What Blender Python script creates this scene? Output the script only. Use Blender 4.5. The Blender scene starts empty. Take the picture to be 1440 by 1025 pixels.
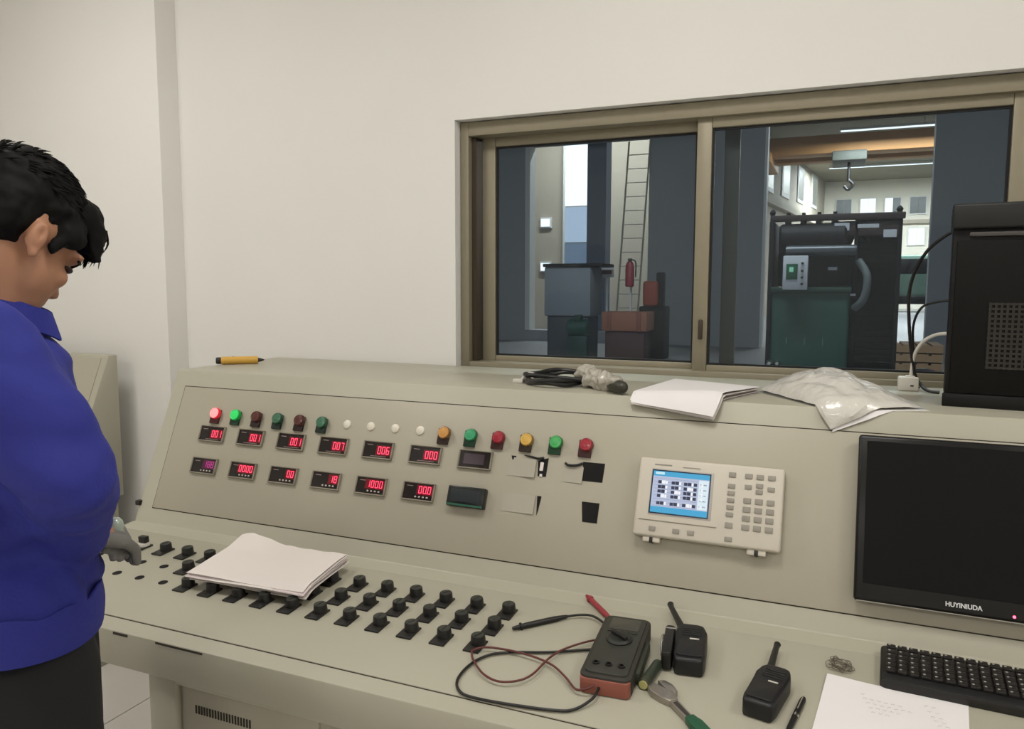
import bpy, bmesh, math, random
from mathutils import Vector, Matrix, Euler
random.seed(7)
scene = bpy.context.scene
col = scene.collection
PI = math.pi

# ------------------------------------------------------------------ camera, world, exposure
F_PX, PITCH, ROLL, YAW, CAM_H = 1083.9, 0.1007, 0.0019, 0.4014, 1.5
cam = bpy.data.cameras.new('camera'); cam_o = bpy.data.objects.new('camera', cam); col.objects.link(cam_o)
cam.sensor_width = 36.0; cam.sensor_fit = 'HORIZONTAL'; cam.lens = F_PX / 1440 * 36.0
cam.clip_start = 0.05; cam.clip_end = 300
_cy, _sy = math.cos(YAW), math.sin(YAW)
_fw = Vector((-_sy * math.cos(PITCH), _cy * math.cos(PITCH), -math.sin(PITCH)))
_rt = Vector((_cy, _sy, 0)); _up = _rt.cross(_fw)
_r = _rt * math.cos(ROLL) + _up * math.sin(ROLL); _u = -_rt * math.sin(ROLL) + _up * math.cos(ROLL)
_m = Matrix((_r, _u, -_fw)).transposed().to_4x4(); _m.translation = (0, 0, CAM_H)
cam_o.matrix_world = _m
scene.camera = cam_o
world = bpy.data.worlds.new('world'); scene.world = world; world.use_nodes = True
bg = world.node_tree.nodes['Background']; bg.inputs[0].default_value = (0.75, 0.82, 0.9, 1); bg.inputs[1].default_value = 0.6
scene.view_settings.view_transform = 'Standard'; scene.view_settings.look = 'None'
scene.view_settings.gamma = 1; scene.view_settings.use_curve_mapping = False
scene.view_settings.exposure = 0.0
ROOM_WATTS = 15.7     # each ceiling panel
HALL_WATTS = 260.0    # each lamp in the hall behind the window

# ------------------------------------------------------------------ helpers
def lin(r, g, b):
    f = lambda c: ((c / 255 + 0.055) / 1.055) ** 2.4 if c > 10.3 else c / 255 / 12.92
    return (f(r), f(g), f(b), 1)
MATS = {}
def mat(name, rgb, rough=0.5, metal=0.0, noise=0.0, scale=20.0, bump=0.0, bscale=120.0, emit=None, estr=0.0, trans=0.0, spec=0.5, alpha=1.0, coat=0.0):
    if name in MATS: return MATS[name]
    m = bpy.data.materials.new(name); m.use_nodes = True; MATS[name] = m
    nt = m.node_tree; p = nt.nodes['Principled BSDF']
    c = lin(*rgb); p.inputs['Base Color'].default_value = c
    p.inputs['Roughness'].default_value = rough; p.inputs['Metallic'].default_value = metal
    p.inputs['Specular IOR Level'].default_value = spec
    p.inputs['Transmission Weight'].default_value = trans; p.inputs['Alpha'].default_value = alpha
    p.inputs['Coat Weight'].default_value = coat
    if emit: p.inputs['Emission Color'].default_value = lin(*emit); p.inputs['Emission Strength'].default_value = estr
    tc = nt.nodes.new('ShaderNodeTexCoord')
    if noise > 0:
        n = nt.nodes.new('ShaderNodeTexNoise'); n.inputs['Scale'].default_value = scale; n.inputs['Detail'].default_value = 4
        r = nt.nodes.new('ShaderNodeMapRange'); r.inputs[3].default_value = 1 - noise; r.inputs[4].default_value = 1 + noise
        mx = nt.nodes.new('ShaderNodeMix'); mx.data_type = 'RGBA'; mx.blend_type = 'MULTIPLY'; mx.inputs[0].default_value = 1
        mx.inputs[6].default_value = c
        nt.links.new(tc.outputs['Object'], n.inputs['Vector']); nt.links.new(n.outputs[0], r.inputs[0])
        nt.links.new(r.outputs[0], mx.inputs[7]); nt.links.new(mx.outputs[2], p.inputs['Base Color'])
    if bump > 0:
        n = nt.nodes.new('ShaderNodeTexNoise'); n.inputs['Scale'].default_value = bscale; n.inputs['Detail'].default_value = 3
        b = nt.nodes.new('ShaderNodeBump'); b.inputs['Strength'].default_value = bump; b.inputs['Distance'].default_value = 0.01
        nt.links.new(tc.outputs['Object'], n.inputs['Vector']); nt.links.new(n.outputs[0], b.inputs['Height']); nt.links.new(b.outputs[0], p.inputs['Normal'])
    return m
def glass_mat(name, tint, gloss=0.12, rough=0.0, veil=0.026):
    m = bpy.data.materials.new(name); m.use_nodes = True; nt = m.node_tree; MATS[name] = m
    nt.nodes.remove(nt.nodes['Principled BSDF']); out = nt.nodes['Material Output']
    t = nt.nodes.new('ShaderNodeBsdfTransparent'); t.inputs[0].default_value = lin(*tint)
    g = nt.nodes.new('ShaderNodeBsdfGlossy'); g.inputs['Roughness'].default_value = rough
    fr = nt.nodes.new('ShaderNodeFresnel'); fr.inputs[0].default_value = 1.45
    ml = nt.nodes.new('ShaderNodeMath'); ml.operation = 'MULTIPLY_ADD'; ml.inputs[1].default_value = .3; ml.inputs[2].default_value = gloss
    mx = nt.nodes.new('ShaderNodeMixShader'); md = nt.nodes.new('ShaderNodeMixShader'); md.inputs[0].default_value = veil
    df = nt.nodes.new('ShaderNodeBsdfDiffuse'); df.inputs[0].default_value = lin(205, 214, 224)  # pale diffuse film paints a reflected haze over the view
    nt.links.new(fr.outputs[0], ml.inputs[0]); nt.links.new(ml.outputs[0], mx.inputs[0])
    nt.links.new(t.outputs[0], mx.inputs[1]); nt.links.new(g.outputs[0], mx.inputs[2])
    nt.links.new(mx.outputs[0], md.inputs[1]); nt.links.new(df.outputs[0], md.inputs[2]); nt.links.new(md.outputs[0], out.inputs[0])
    return m

def nbm(): return bmesh.new()
def bx(bm, x0, x1, y0, y1, z0, z1, bev=0.0, seg=2, M=None):
    t = bmesh.new()
    vs = [t.verts.new((x, y, z)) for x in (x0, x1) for y in (y0, y1) for z in (z0, z1)]
    for f in ((0,1,3,2), (4,6,7,5), (0,4,5,1), (2,3,7,6), (0,2,6,4), (1,5,7,3)): t.faces.new([vs[i] for i in f])
    if bev > 0: bmesh.ops.bevel(t, geom=t.edges[:], offset=bev, segments=seg, profile=0.5, affect='EDGES', clamp_overlap=True)
    return merge(bm, t, M)
def merge(bm, t, M=None):
    if M is not None: t.transform(M)
    bmesh.ops.recalc_face_normals(t, faces=t.faces[:])
    me = bpy.data.meshes.new('tmp'); t.to_mesh(me); t.free(); bm.from_mesh(me); bpy.data.meshes.remove(me); return bm
def lathe(bm, prof, n=24, M=None):
    """prof: list of (radius, z)"""
    t = bmesh.new(); rings = []
    for r, z in prof:
        if r < 1e-6: rings.append([t.verts.new((0, 0, z))])
        else: rings.append([t.verts.new((r * math.cos(2*PI*i/n), r * math.sin(2*PI*i/n), z)) for i in range(n)])
    for a, b in zip(rings, rings[1:]):
        for i in range(n):
            j = (i + 1) % n
            if len(a) == 1 and len(b) == 1: break
            if len(a) == 1: t.faces.new((a[0], b[i], b[j]))
            elif len(b) == 1: t.faces.new((a[i], a[j], b[0]))
            else: t.faces.new((a[i], a[j], b[j], b[i]))
    if len(rings[0]) > 1: t.faces.new(rings[0][::-1])
    if len(rings[-1]) > 1: t.faces.new(rings[-1])
    return merge(bm, t, M)
def prism(bm, poly, h0, h1, bev=0.0, M=None, seg=2):
    """poly in xy, extruded z h0..h1"""
    t = bmesh.new()
    a = [t.verts.new((p[0], p[1], h0)) for p in poly]; b = [t.verts.new((p[0], p[1], h1)) for p in poly]
    t.faces.new(a[::-1]); t.faces.new(b); n = len(poly)
    for i in range(n): t.faces.new((a[i], a[(i+1) % n], b[(i+1) % n], b[i]))
    if bev > 0: bmesh.ops.bevel(t, geom=t.edges[:], offset=bev, segments=seg, profile=0.5, affect='EDGES', clamp_overlap=True)
    return merge(bm, t, M)
def spline(pts, n=8):
    P = [Vector(p) for p in pts]; out = []
    for i in range(len(P) - 1):
        p0 = P[max(i-1, 0)]; p1 = P[i]; p2 = P[i+1]; p3 = P[min(i+2, len(P)-1)]
        for k in range(n):
            t = k / n
            out.append(0.5 * ((2*p1) + (p2-p0)*t + (2*p0-5*p1+4*p2-p3)*t*t + (-p0+3*p1-3*p2+p3)*t*t*t))
    out.append(P[-1]); return out
def tube(bm, pts, r, n=10, smooth=8, M=None):
    """pts: list of points; r: radius or list of radii per control point"""
    t = bmesh.new(); k = len(pts)
    P = spline(pts, smooth) if smooth and k > 2 else [Vector(p) for p in pts]
    R = [r] * len(P) if not isinstance(r, (list, tuple)) else None
    if R is None:
        R = []
        for i in range(len(P)):
            u = i / (len(P) - 1) * (len(r) - 1); a = int(min(u, len(r) - 2)); R.append(r[a] + (r[a+1] - r[a]) * (u - a))
    prev = None; rings = []
    for i, p in enumerate(P):
        d = (P[min(i+1, len(P)-1)] - P[max(i-1, 0)])
        if d.length < 1e-9: d = Vector((0, 0, 1))
        d.normalize()
        if prev is None: a = d.orthogonal().normalized()
        else:
            a = prev - d * prev.dot(d); a = a.normalized() if a.length > 1e-6 else d.orthogonal().normalized()
        prev = a; b = d.cross(a)
        rings.append([t.verts.new(p + (a * math.cos(2*PI*j/n) + b * math.sin(2*PI*j/n)) * R[i]) for j in range(n)])
    for A, B in zip(rings, rings[1:]):
        for j in range(n): t.faces.new((A[j], A[(j+1) % n], B[(j+1) % n], B[j]))
    t.faces.new(rings[0][::-1]); t.faces.new(rings[-1])
    return merge(bm, t, M)
def grid(bm, fn, nu, nv, thick=0.0):
    """surface from fn(u,v) -> Vector, optionally closed with a thickness along -z of the local normal"""
    t = bmesh.new()
    V = [[t.verts.new(fn(i / nu, j / nv)) for j in range(nv + 1)] for i in range(nu + 1)]
    for i in range(nu):
        for j in range(nv): t.faces.new((V[i][j], V[i+1][j], V[i+1][j+1], V[i][j+1]))
    if thick:
        bmesh.ops.recalc_face_normals(t, faces=t.faces[:]); bmesh.ops.solidify(t, geom=t.faces[:], thickness=thick)
    return merge(bm, t)
def finish(me, angle=35):
    for p in me.polygons: p.use_smooth = True
    me.set_sharp_from_angle(angle=math.radians(angle))
def obj(name, bm, material, parent=None, M=None, angle=35, label=None):
    me = bpy.data.meshes.new(name); bm.to_mesh(me); bm.free(); finish(me, angle)
    me.materials.append(material)
    o = bpy.data.objects.new(name, me); col.objects.link(o)
    if parent: o.parent = parent
    if M is not None: o.matrix_local = M
    if label: o['label'] = label
    return o
def share(name, me, parent=None, M=None, label=None):
    o = bpy.data.objects.new(name, me); col.objects.link(o)
    if parent: o.parent = parent
    if M is not None: o.matrix_local = M
    if label: o['label'] = label
    return o
def mesh_of(name, bm, material, angle=35):
    me = bpy.data.meshes.new(name); bm.to_mesh(me); bm.free(); finish(me, angle); me.materials.append(material); return me
def tag(o, label, cat, group=None):
    o['label'] = label; o['category'] = cat
    if group: o['group'] = group
    return o
def thing(name, label, cat, M=None, group=None):
    o = bpy.data.objects.new(name, None); col.objects.link(o); o.empty_display_size = 0.05
    if M is not None: o.matrix_local = M
    return tag(o, label, cat, group)
def struct(name, bm, material, parent=None, label=None, M=None):
    o = obj(name, bm, material, parent, M)
    if parent is None: o['kind'] = 'structure'
    if label: o['label'] = label
    return o
def text_mesh(name, s, size, material, ext=0.0004, bold=0.0):
    cu = bpy.data.curves.new(name, 'FONT'); cu.body = s; cu.size = size; cu.extrude = ext; cu.offset = bold
    cu.align_x = 'CENTER'; cu.align_y = 'CENTER'
    o = bpy.data.objects.new(name, cu); col.objects.link(o)
    dg = bpy.context.evaluated_depsgraph_get(); me = bpy.data.meshes.new_from_object(o.evaluated_get(dg))
    bpy.data.objects.remove(o); bpy.data.curves.remove(cu); me.materials.clear(); me.materials.append(material); return me
def T(x=0, y=0, z=0): return Matrix.Translation((x, y, z))
def RZ(a): return Matrix.Rotation(a, 4, 'Z')
def RX(a): return Matrix.Rotation(a, 4, 'X')
def RY(a): return Matrix.Rotation(a, 4, 'Y')
def blob(name, caps, ells, voxel, material, parent=None, M=None, smooth=6, disp=None, factor=0.5):
    """one continuous skin grown over tapered limbs (caps: p0,p1,r0,r1) and ellipsoids (centre, radii, rotation)"""
    bm = nbm()
    for p0, p1, r0, r1 in caps:
        p0, p1 = Vector(p0), Vector(p1); d = p1 - p0; L = d.length
        q = d.to_track_quat('Z', 'Y').to_matrix().to_4x4(); q.translation = p0
        prof = [(0, -r0)] + [(r0 * math.cos(a), r0 * math.sin(a)) for a in (-1.2, -0.8, -0.4)]
        prof += [(r0 + (r1 - r0) * k / 6, L * k / 6) for k in range(7)]
        prof += [(r1 * math.cos(a), L + r1 * math.sin(a)) for a in (0.4, 0.8, 1.2)] + [(0, L + r1)]
        lathe(bm, prof, 20, q)
    for e in ells:
        c, rr = e[0], e[1]; R = e[2] if len(e) > 2 else Matrix.Identity(4)
        prof = [(0, -1)] + [(math.cos(a), math.sin(a)) for a in [(-PI/2 + PI * k / 14) for k in range(1, 14)]] + [(0, 1)]
        lathe(bm, prof, 24, T(*c) @ R @ Matrix.Diagonal((rr[0], rr[1], rr[2], 1)))
    me = bpy.data.meshes.new(name); bm.to_mesh(me); bm.free()
    o = bpy.data.objects.new(name, me); col.objects.link(o)
    md = o.modifiers.new('r', 'REMESH'); md.mode = 'VOXEL'; md.voxel_size = voxel
    if smooth: sm = o.modifiers.new('s', 'SMOOTH'); sm.iterations = smooth; sm.factor = factor
    dg = bpy.context.evaluated_depsgraph_get(); me2 = bpy.data.meshes.new_from_object(o.evaluated_get(dg))
    o.modifiers.clear(); o.data = me2; bpy.data.meshes.remove(me)
    if disp:
        me2.calc_loop_triangles()
        nr = [v.normal.copy() for v in me2.vertices]
        for v, n in zip(me2.vertices, nr): v.co += n * disp(v.co, n)
    for p in me2.polygons: p.use_smooth = True
    me2.materials.clear(); me2.materials.append(material); me2.name = name
    if parent: o.parent = parent
    if M is not None: o.matrix_local = M
    return o

# ------------------------------------------------------------------ materials
M_WALL = mat('white_plaster', (232, 230, 226), 0.75, noise=0.02, scale=3, bump=0.04, bscale=60)
M_CEIL = mat('ceiling_white', (225, 222, 214), 0.8, noise=0.02)
M_TILE = mat('floor_tile', (228, 223, 216), 0.35, noise=0.04, scale=6)
M_GROUT = mat('grout', (120, 115, 108), 0.9, noise=0.1)
M_CON = mat('console_paint', (175, 171, 154), 0.42, noise=0.02, scale=8, bump=0.02, bscale=500)
M_CON2 = mat('console_panel_paint', (172, 166, 149), 0.42, noise=0.02, scale=8, bump=0.02, bscale=500)
M_SEAM = mat('seam_dark', (52, 46, 38), 0.8, noise=0.1)
M_HOLE = mat('hole_black', (10, 9, 8), 0.9, noise=0.1)
M_ALU = mat('bronze_aluminium', (146, 138, 118), 0.45, metal=0.25, noise=0.06, scale=30)
M_ALU_D = mat('dark_track', (70, 60, 48), 0.5, metal=0.3, noise=0.1)
M_RUB = mat('gasket_black', (25, 24, 24), 0.7, noise=0.1)
M_BLK = mat('black_plastic', (22, 20, 19), 0.42, noise=0.1, scale=60)
M_BLK2 = mat('knob_black', (26, 24, 22), 0.45, noise=0.1, scale=60)
M_KNOBTOP = mat('knob_face', (52, 54, 48), 0.5, noise=0.1)
M_BEZ = mat('meter_bezel', (140, 133, 118), 0.45, noise=0.05)
M_MFACE = mat('meter_face', (30, 22, 20), 0.25, noise=0.1)
M_WHITE = mat('white_plastic', (215, 210, 200), 0.4, noise=0.02)
M_IVORY = mat('ivory_instrument', (205, 198, 184), 0.45, noise=0.02)
M_KEYG = mat('instrument_key_grey', (150, 144, 134), 0.5, noise=0.04)
M_PAPER = mat('paper', (225, 217, 212), 0.8, noise=0.02, scale=15)
M_PAPERW = mat('paper_white', (232, 228, 228), 0.8, noise=0.01)
M_INK = mat('ink', (168, 165, 172), 0.8, noise=0.1)
M_CHROME = mat('chrome', (210, 208, 205), 0.22, metal=1.0, noise=0.04)
M_STEEL = mat('wrench_steel', (165, 158, 150), 0.35, metal=0.85, noise=0.1)

# ------------------------------------------------------------------ key planes of the console (metres)
YL, ZL = 1.150, 0.750      # front lip of the desk
YK, ZK = 1.6657, 0.7846    # fold between desk and sloping panel
YT, ZT = 1.8518, 1.2317    # top front edge
YW = 2.347                 # wall with the window
XA, XB = -1.956, 0.95      # console ends
_d = Vector((0, YK-YL, ZK-ZL)); DL = _d.length; Du = _d / DL; Dn = Vector((0, -Du.z, Du.y))
_p = Vector((0, YT-YK, ZT-ZK)); PL = _p.length; Pu = _p / PL; Pn = Vector((0, -Pu.z, Pu.y))
def frame(o, x, y, z):
    m = Matrix((x, y, z)).transposed().to_4x4(); m.translation = o; return m
MD = frame(Vector((0, YL, ZL)), Vector((1, 0, 0)), Du, Dn)   # desk: x, s along depth, height
MP = frame(Vector((0, YK, ZK)), Vector((1, 0, 0)), Pu, Pn)   # sloping panel: x, s up the slope, height
def MDp(x, s, h=0.0, a=0.0): return MD @ T(x, s, h) @ RZ(a)
def MPp(x, s, h=0.0, a=0.0): return MP @ T(x, s, h) @ RZ(a)

# ------------------------------------------------------------------ room
RX0, RX1, RY0, RH = -4.2, 2.9, -3.2, 3.05
b = nbm(); bx(b, RX0-.2, RX1+.2, RY0-.2, YW+.1, -.12, -.004); floor = struct('floor', b, M_GROUT)
TS = 0.8
tile_me = mesh_of('tile', bx(nbm(), 0.002, TS-0.002, 0.002, TS-0.002, -.004, 0.0, 0.001, 1), M_TILE)
for i in range(10):
    for j in range(7):
        x0 = -4.67 + i*TS; y0 = -3.26 + j*TS
        share('tile', tile_me, floor, T(x0, y0, 0))
b = nbm(); bx(b, RX0-.2, RX1+.2, RY0-.2, YW+.24, RH, RH+.1); struct('ceiling', b, M_CEIL)
WX0, WX1, WZ0, WZ1 = -1.205, 0.55, 1.19, 2.05      # window opening
b = nbm(); bx(b, -2.418, WX0, YW, YW+.24, 0, RH); bx(b, WX1, RX1+.2, YW, YW+.24, 0, RH)
bx(b, WX0, WX1, YW, YW+.24, 0, WZ0); bx(b, WX0, WX1, YW, YW+.24, WZ1, RH)
struct('wall_back', b, M_WALL)
b = nbm(); bx(b, RX0-.2, -2.418, 2.25, YW+.24, 0, RH, .004); struct('wall_pilaster', b, M_WALL)
b = nbm(); bx(b, RX0-.2, RX0, RY0-.2, 2.25, 0, RH); struct('wall_left', b, M_WALL)
b = nbm(); bx(b, RX1, RX1+.2, RY0-.2, YW, 0, RH); struct('wall_right', b, M_WALL)
b = nbm(); bx(b, RX0-.2, RX1+.2, RY0-.2, RY0, 0, RH); struct('wall_front', b, M_WALL)

# ceiling light panels (out of frame, they light the room)
def ceiling_light(x, y):
    t = thing('ceiling_light', 'square recessed ceiling light panel with a white frame', 'light', T(x, y, RH), 'ceiling light panels')
    b = nbm()
    for a in ((-.31, .31, -.31, -.29), (-.31, .31, .29, .31), (-.31, -.29, -.29, .29), (.29, .31, -.29, .29)): bx(b, *a, -.02, 0)
    obj('light_frame', b, M_WHITE, t)
    b = nbm(); bx(b, -.29, .29, -.29, .29, -.008, 0)
    obj('diffuser', b, mat('light_diffuser', (250, 246, 235), 0.6, emit=(255, 247, 228), estr=2.0, noise=0.01), t)
    l = bpy.data.lights.new('panel_light', 'AREA'); l.shape = 'SQUARE'; l.size = .56; l.energy = ROOM_WATTS; l.color = (1.0, .985, .95)
    lo = bpy.data.objects.new('panel_light', l); col.objects.link(lo); lo.parent = t; lo.matrix_local = T(0, 0, -.025)
for x, y in ((-2.4, .95), (-.4, .95), (1.6, .95), (-2.4, -1.9), (-.4, -1.9), (1.6, -1.9)): ceiling_light(x, y)

# ------------------------------------------------------------------ window
def rect_frame(bm, x0, x1, z0, z1, y0, y1, w, wt=None, wb=None, bev=.002):
    wt = wt or w; wb = wb or w
    bx(bm, x0, x0+w, y0, y1, z0, z1, bev); bx(bm, x1-w, x1, y0, y1, z0, z1, bev)
    bx(bm, x0+w, x1-w, y0, y1, z1-wt, z1, bev); bx(bm, x0+w, x1-w, y0, y1, z0, z0+wb, bev)
b = nbm(); rect_frame(b, WX0+.003, WX1-.003, WZ0+.003, WZ1-.003, YW+.035, YW+.155, .03, .045, .05)
win = struct('window_1', b, M_ALU, label='bronze aluminium sliding window set into the white wall')
b = nbm(); bx(b, WX0+.034, WX0+.05, YW+.06, YW+.15, WZ0+.055, WZ1-.05); obj('track', b, M_ALU_D, win)
def sash(x0, x1, y, z0, z1, wl, wr, wt, wb):
    parts = [(x0, x0+wl, z0, z1, 'stile'), (x1-wr, x1, z0, z1, 'stile'), (x0+wl, x1-wr, z1-wt, z1, 'rail'), (x0+wl, x1-wr, z0, z0+wb, 'rail')]
    for a in parts: obj(a[4], bx(nbm(), a[0], a[1], y, y+.028, a[2], a[3], .003), M_ALU, win)
    b = nbm(); rect_frame(b, x0+wl, x1-wr, z0+wb, z1-wt, y+.008, y+.02, .006, bev=0); obj('gasket', b, M_RUB, win)
    obj('glass_pane', bx(nbm(), x0+wl+.004, x1-wr-.004, y+.011, y+.016, z0+wb+.004, z1-wt-.004), glass_mat('window_glass_%g' % x0, (200, 208, 214), 0.0), win)
sash(-1.148, -.372, YW+.095, 1.232, 2.004, .048, .05, .032, .03)     # left sash, in the rear track
sash(-.416, .44, YW+.055, 1.232, 2.006, .044, .046, .034, .03)       # right sash, in the front track
b = nbm(); bx(b, .44, .52, YW+.06, YW+.12, 1.236, 2.0, .003); obj('stile', b, M_ALU, win)
b = nbm(); bx(b, -.345, -.3, YW+.13, YW+.15, 1.236, 2.0, .003); obj('mullion', b, M_ALU, win)
obj('latch', bx(nbm(), -.398, -.385, YW+.045, YW+.056, 1.34, 1.40, .003), M_ALU_D, win)

# ------------------------------------------------------------------ control console
con = thing('control_console', 'long beige-grey steel control console with sloping meter panel beneath the window', 'console', T(0, 0, 0))
# shell: profile in (y,z) extruded along x
def profile_mesh(bm, prof, x0, x1, bev=0.0):
    # prism is in xy, extruded in z -> map (x,y,z)->(z,x,y)
    prism(bm, prof, x0, x1, bev, Matrix(((0,0,1,0), (1,0,0,0), (0,1,0,0), (0,0,0,1))))
back = 2.335
b = nbm(); profile_mesh(b, [(YL, .669), (YL, ZL), (YK, ZK), (YT, ZT), (back, ZT), (back, 1.15), (1.93, 1.15), (1.78, .72), (YL+.03, .70), (YL+.03, .669)], XA, XB, .0035)
obj('shell', b, M_CON, con)
# inset desk panel and meter panel, each bounded by a dark seam
def plate(name, M, x0, x1, s0, s1, material):
    b = nbm(); bx(b, x0-.0025, x1+.0025, s0-.0025, s1+.0025, -.002, .0004); obj('seam', b, M_SEAM, con, M)
    b = nbm(); bx(b, x0, x1, s0, s1, -.002, .0022, .0012, 2); return obj(name, b, material, con, M)
plate('desk_panel', MD, XA+.03, XB-.03, .0477, .460, M_CON)
plate('meter_panel', MP, -1.903, XB-.055, .048, .431, M_CON2)
# underside supports
b = nbm(); bx(b, -1.345, -.62, 1.175, 1.9, 0, .70, .004)
ped = obj('pedestal', b, M_CON, con)
obj('pedestal_rail', bx(nbm(), -1.345, -1.27, 1.158, 1.18, 0, .669, .003), M_CON, con)
obj('pedestal_rail', bx(nbm(), -1.27, -.62, 1.158, 1.18, .657, .669, .003), M_CON, con)
obj('pedestal_door', bx(nbm(), -1.262, -.9055, 1.169, 1.182, .03, .651, .003), M_CON2, con)
obj('pedestal_door', bx(nbm(), -.899, -.63, 1.169, 1.182, .03, .651, .003), M_CON2, con)
slit_me = mesh_of('vent_slit', bx(nbm(), -.0018, .0018, -.001, .0015, -.009, .009), M_SEAM)
for k in range(20): share('vent_slit', slit_me, con, T(-1.222 + k*.0076, 1.1685, .607))
b = nbm(); bx(b, .1, .9, 1.175, 1.9, 0, .70, .004); obj('pedestal', b, M_CON, con)
b = nbm(); bx(b, XA+.006, XA+.12, 1.18, 1.32, 0, .70, .004); obj('leg', b, M_CON, con)
b = nbm(); bx(b, XA+.004, XA+.03, 1.9, 2.32, 0, 1.16, .004); obj('leg', b, M_CON, con)
b = nbm(); bx(b, -.62, XB-.02, 1.88, 1.91, .1, 1.1); obj('rear_panel', b, M_CON, con)
# thin dark strips set as slits under the front lip
obj('lip_slit', bx(nbm(), -1.435, -1.392, YL-.0012, YL+.002, .742, .7475), M_SEAM, con)
obj('lip_slit', bx(nbm(), -1.31, -1.18, YL-.0012, YL+.002, .7435, .7475), M_SEAM, con)
obj('side_latch', bx(nbm(), XA-.014, XA+.004, YK+.012, YK+.03, ZK+.045, ZK+.06, .002), M_BLK, con)

# rotary knobs on name plates
pl_me = mesh_of('name_plate', bx(nbm(), -.0175, .0175, -.0275, .0225, 0, .004, .0012), M_BLK2)
kb = nbm(); lathe(kb, [(.0158, 0), (.0156, .003), (.0146, .0165), (.0138, .018)], 24)
kn_me = mesh_of('knob_body', kb, M_BLK2)
kb = nbm(); lathe(kb, [(.0128, 0), (.0124, .001), (.0, .0012)], 24); bx(kb, -.0012, .0012, -.0095, .0095, .001, .0026, .0004, 1)
kt_me = mesh_of('knob_cap', kb, M_KNOBTOP)
def knob(x, s):
    k = share('control_knob', pl_me, con, MDp(x, s + .004, .0022))
    share('knob_body', kn_me, k, T(.002, .007, .004)); share('knob_cap', kt_me, k, T(.002, .007, .0218) @ RZ(random.uniform(-.5, .5)))
PX = .0787
for i in range(11): knob(-1.4455 + i*PX, .212)
for i in range(12): knob(-1.521 + i*PX, .2865)
for i in range(1, 15): knob(-1.755 + i*PX, .3595)
# the first position of the rear row: selector with a white collar
k = share('selector_switch', pl_me, con, MDp(-1.757, .3635, .0022), 'black selector switch with a white collar')
obj('collar', lathe(nbm(), [(.015, 0), (.015, .008), (.0145, .009)], 24), M_WHITE, k, T(0, .008, .004))
b = nbm(); bx(b, -.0125, .0125, -.008, .008, 0, .018, .002); obj('lever', b, M_BLK, k, T(0, .008, .013))
hb = nbm(); lathe(hb, [(.0115, -.0015), (.0115, .0008)], 20); h_me = mesh_of('empty_hole', hb, M_HOLE)
for x, s in ((-1.832, .290), (-1.753, .290), (-1.675, .290), (-1.596, .2895), (-1.760, .2175), (-1.680, .2175), (-1.601, .217), (-1.521, .2165)):
    share('empty_hole', h_me, con, MDp(x, s, .0022))

# pilot lamps on the sloping panel
def lamp_mats(nm, face, side, plate_, glow=0.0):
    return (mat('lens_' + nm, face, 0.3, noise=0.06, scale=300, emit=face if glow else None, estr=glow, coat=0.3),
            mat('lens_rim_' + nm, side, 0.35, noise=0.05, emit=side if glow else None, estr=glow * .25), mat('lamp_plate_' + nm, plate_, 0.5, noise=0.08))
LM = {'red_lit': lamp_mats('red_lit', (255, 120, 120), (200, 30, 50), (70, 22, 22), 1.6),
      'green_lit': lamp_mats('green_lit', (40, 190, 90), (20, 140, 60), (16, 55, 34), .55),
      'dull_red': lamp_mats('dull_red', (84, 40, 34), (74, 34, 28), (40, 22, 18)),
      'dull_green': lamp_mats('dull_green', (62, 110, 84), (26, 72, 50), (16, 40, 30)),
      'amber': lamp_mats('amber', (205, 150, 82), (120, 82, 40), (44, 26, 18)),
      'bright_green': lamp_mats('bright_green', (64, 160, 112), (22, 100, 62), (16, 54, 34)),
      'red': lamp_mats('red', (158, 38, 52), (120, 30, 36), (60, 24, 22)),
      'yellow': lamp_mats('yellow', (214, 172, 82), (128, 100, 40), (44, 28, 18)),
      'fresh_green': lamp_mats('fresh_green', (70, 170, 92), (24, 110, 52), (14, 58, 30))}
lp = nbm(); bx(lp, -.0205, .0125, -.030, .013, 0, .008, .0018)
for k_, ms in LM.items():
    me = bpy.data.meshes.new('lp_' + k_); lp.to_mesh(me); finish(me); me.materials.append(ms[2])
    r_ = nbm(); lathe(r_, [(.0172, 0), (.0174, .002), (.017, .009), (.016, .011)], 24); rm = mesh_of('rim_' + k_, r_, ms[1])
    f_ = nbm(); lathe(f_, [(.0158, 0), (.0145, .003), (.0122, .0035), (.0112, .0026), (.008, .0032), (0, .0045)], 24); fm = mesh_of('face_' + k_, f_, ms[0])
    LM[k_] = (me, rm, fm)
lp.free()
lampx = [-1.742 + .0788*i for i in range(16)]
names = {0: ('red_lit', 'red pilot lamp glowing at the left end of the row'), 1: ('green_lit', 'green pilot lamp, lit, next to the glowing red one'), 2: ('dull_red', 'dull brown-red pilot lamp'), 3: ('dull_green', 'dull green pilot lamp'),
         4: ('dull_red', 'dull brown-red pilot lamp'), 5: ('dull_green', 'dull green pilot lamp'), 10: ('amber', 'amber pilot lamp'), 11: ('bright_green', 'green pilot lamp'), 12: ('red', 'red pilot lamp'),
         13: ('yellow', 'yellow pilot lamp'), 14: ('fresh_green', 'green pilot lamp'), 15: ('red', 'red pilot lamp')}
cap_me = mesh_of('blank_cap', lathe(nbm(), [(.0125, 0), (.0122, .003), (.009, .0052), (0, .006)], 24), mat('blank_cap_white', (222, 216, 200), 0.35, noise=0.01))
for i, x in enumerate(lampx):
    if i in names:
        a, rm, fm = LM[names[i][0]]
        p = share('pilot_lamp', a, con, MPp(x, .3505, .0022), names[i][1])
        share('lamp_rim', rm, p, T(0, 0, .006)); share('lamp_lens', fm, p, T(0, 0, .0165))
    else: share('blank_cap', cap_me, con, MPp(x, .353, .0022), 'small white blanking cap')

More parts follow.
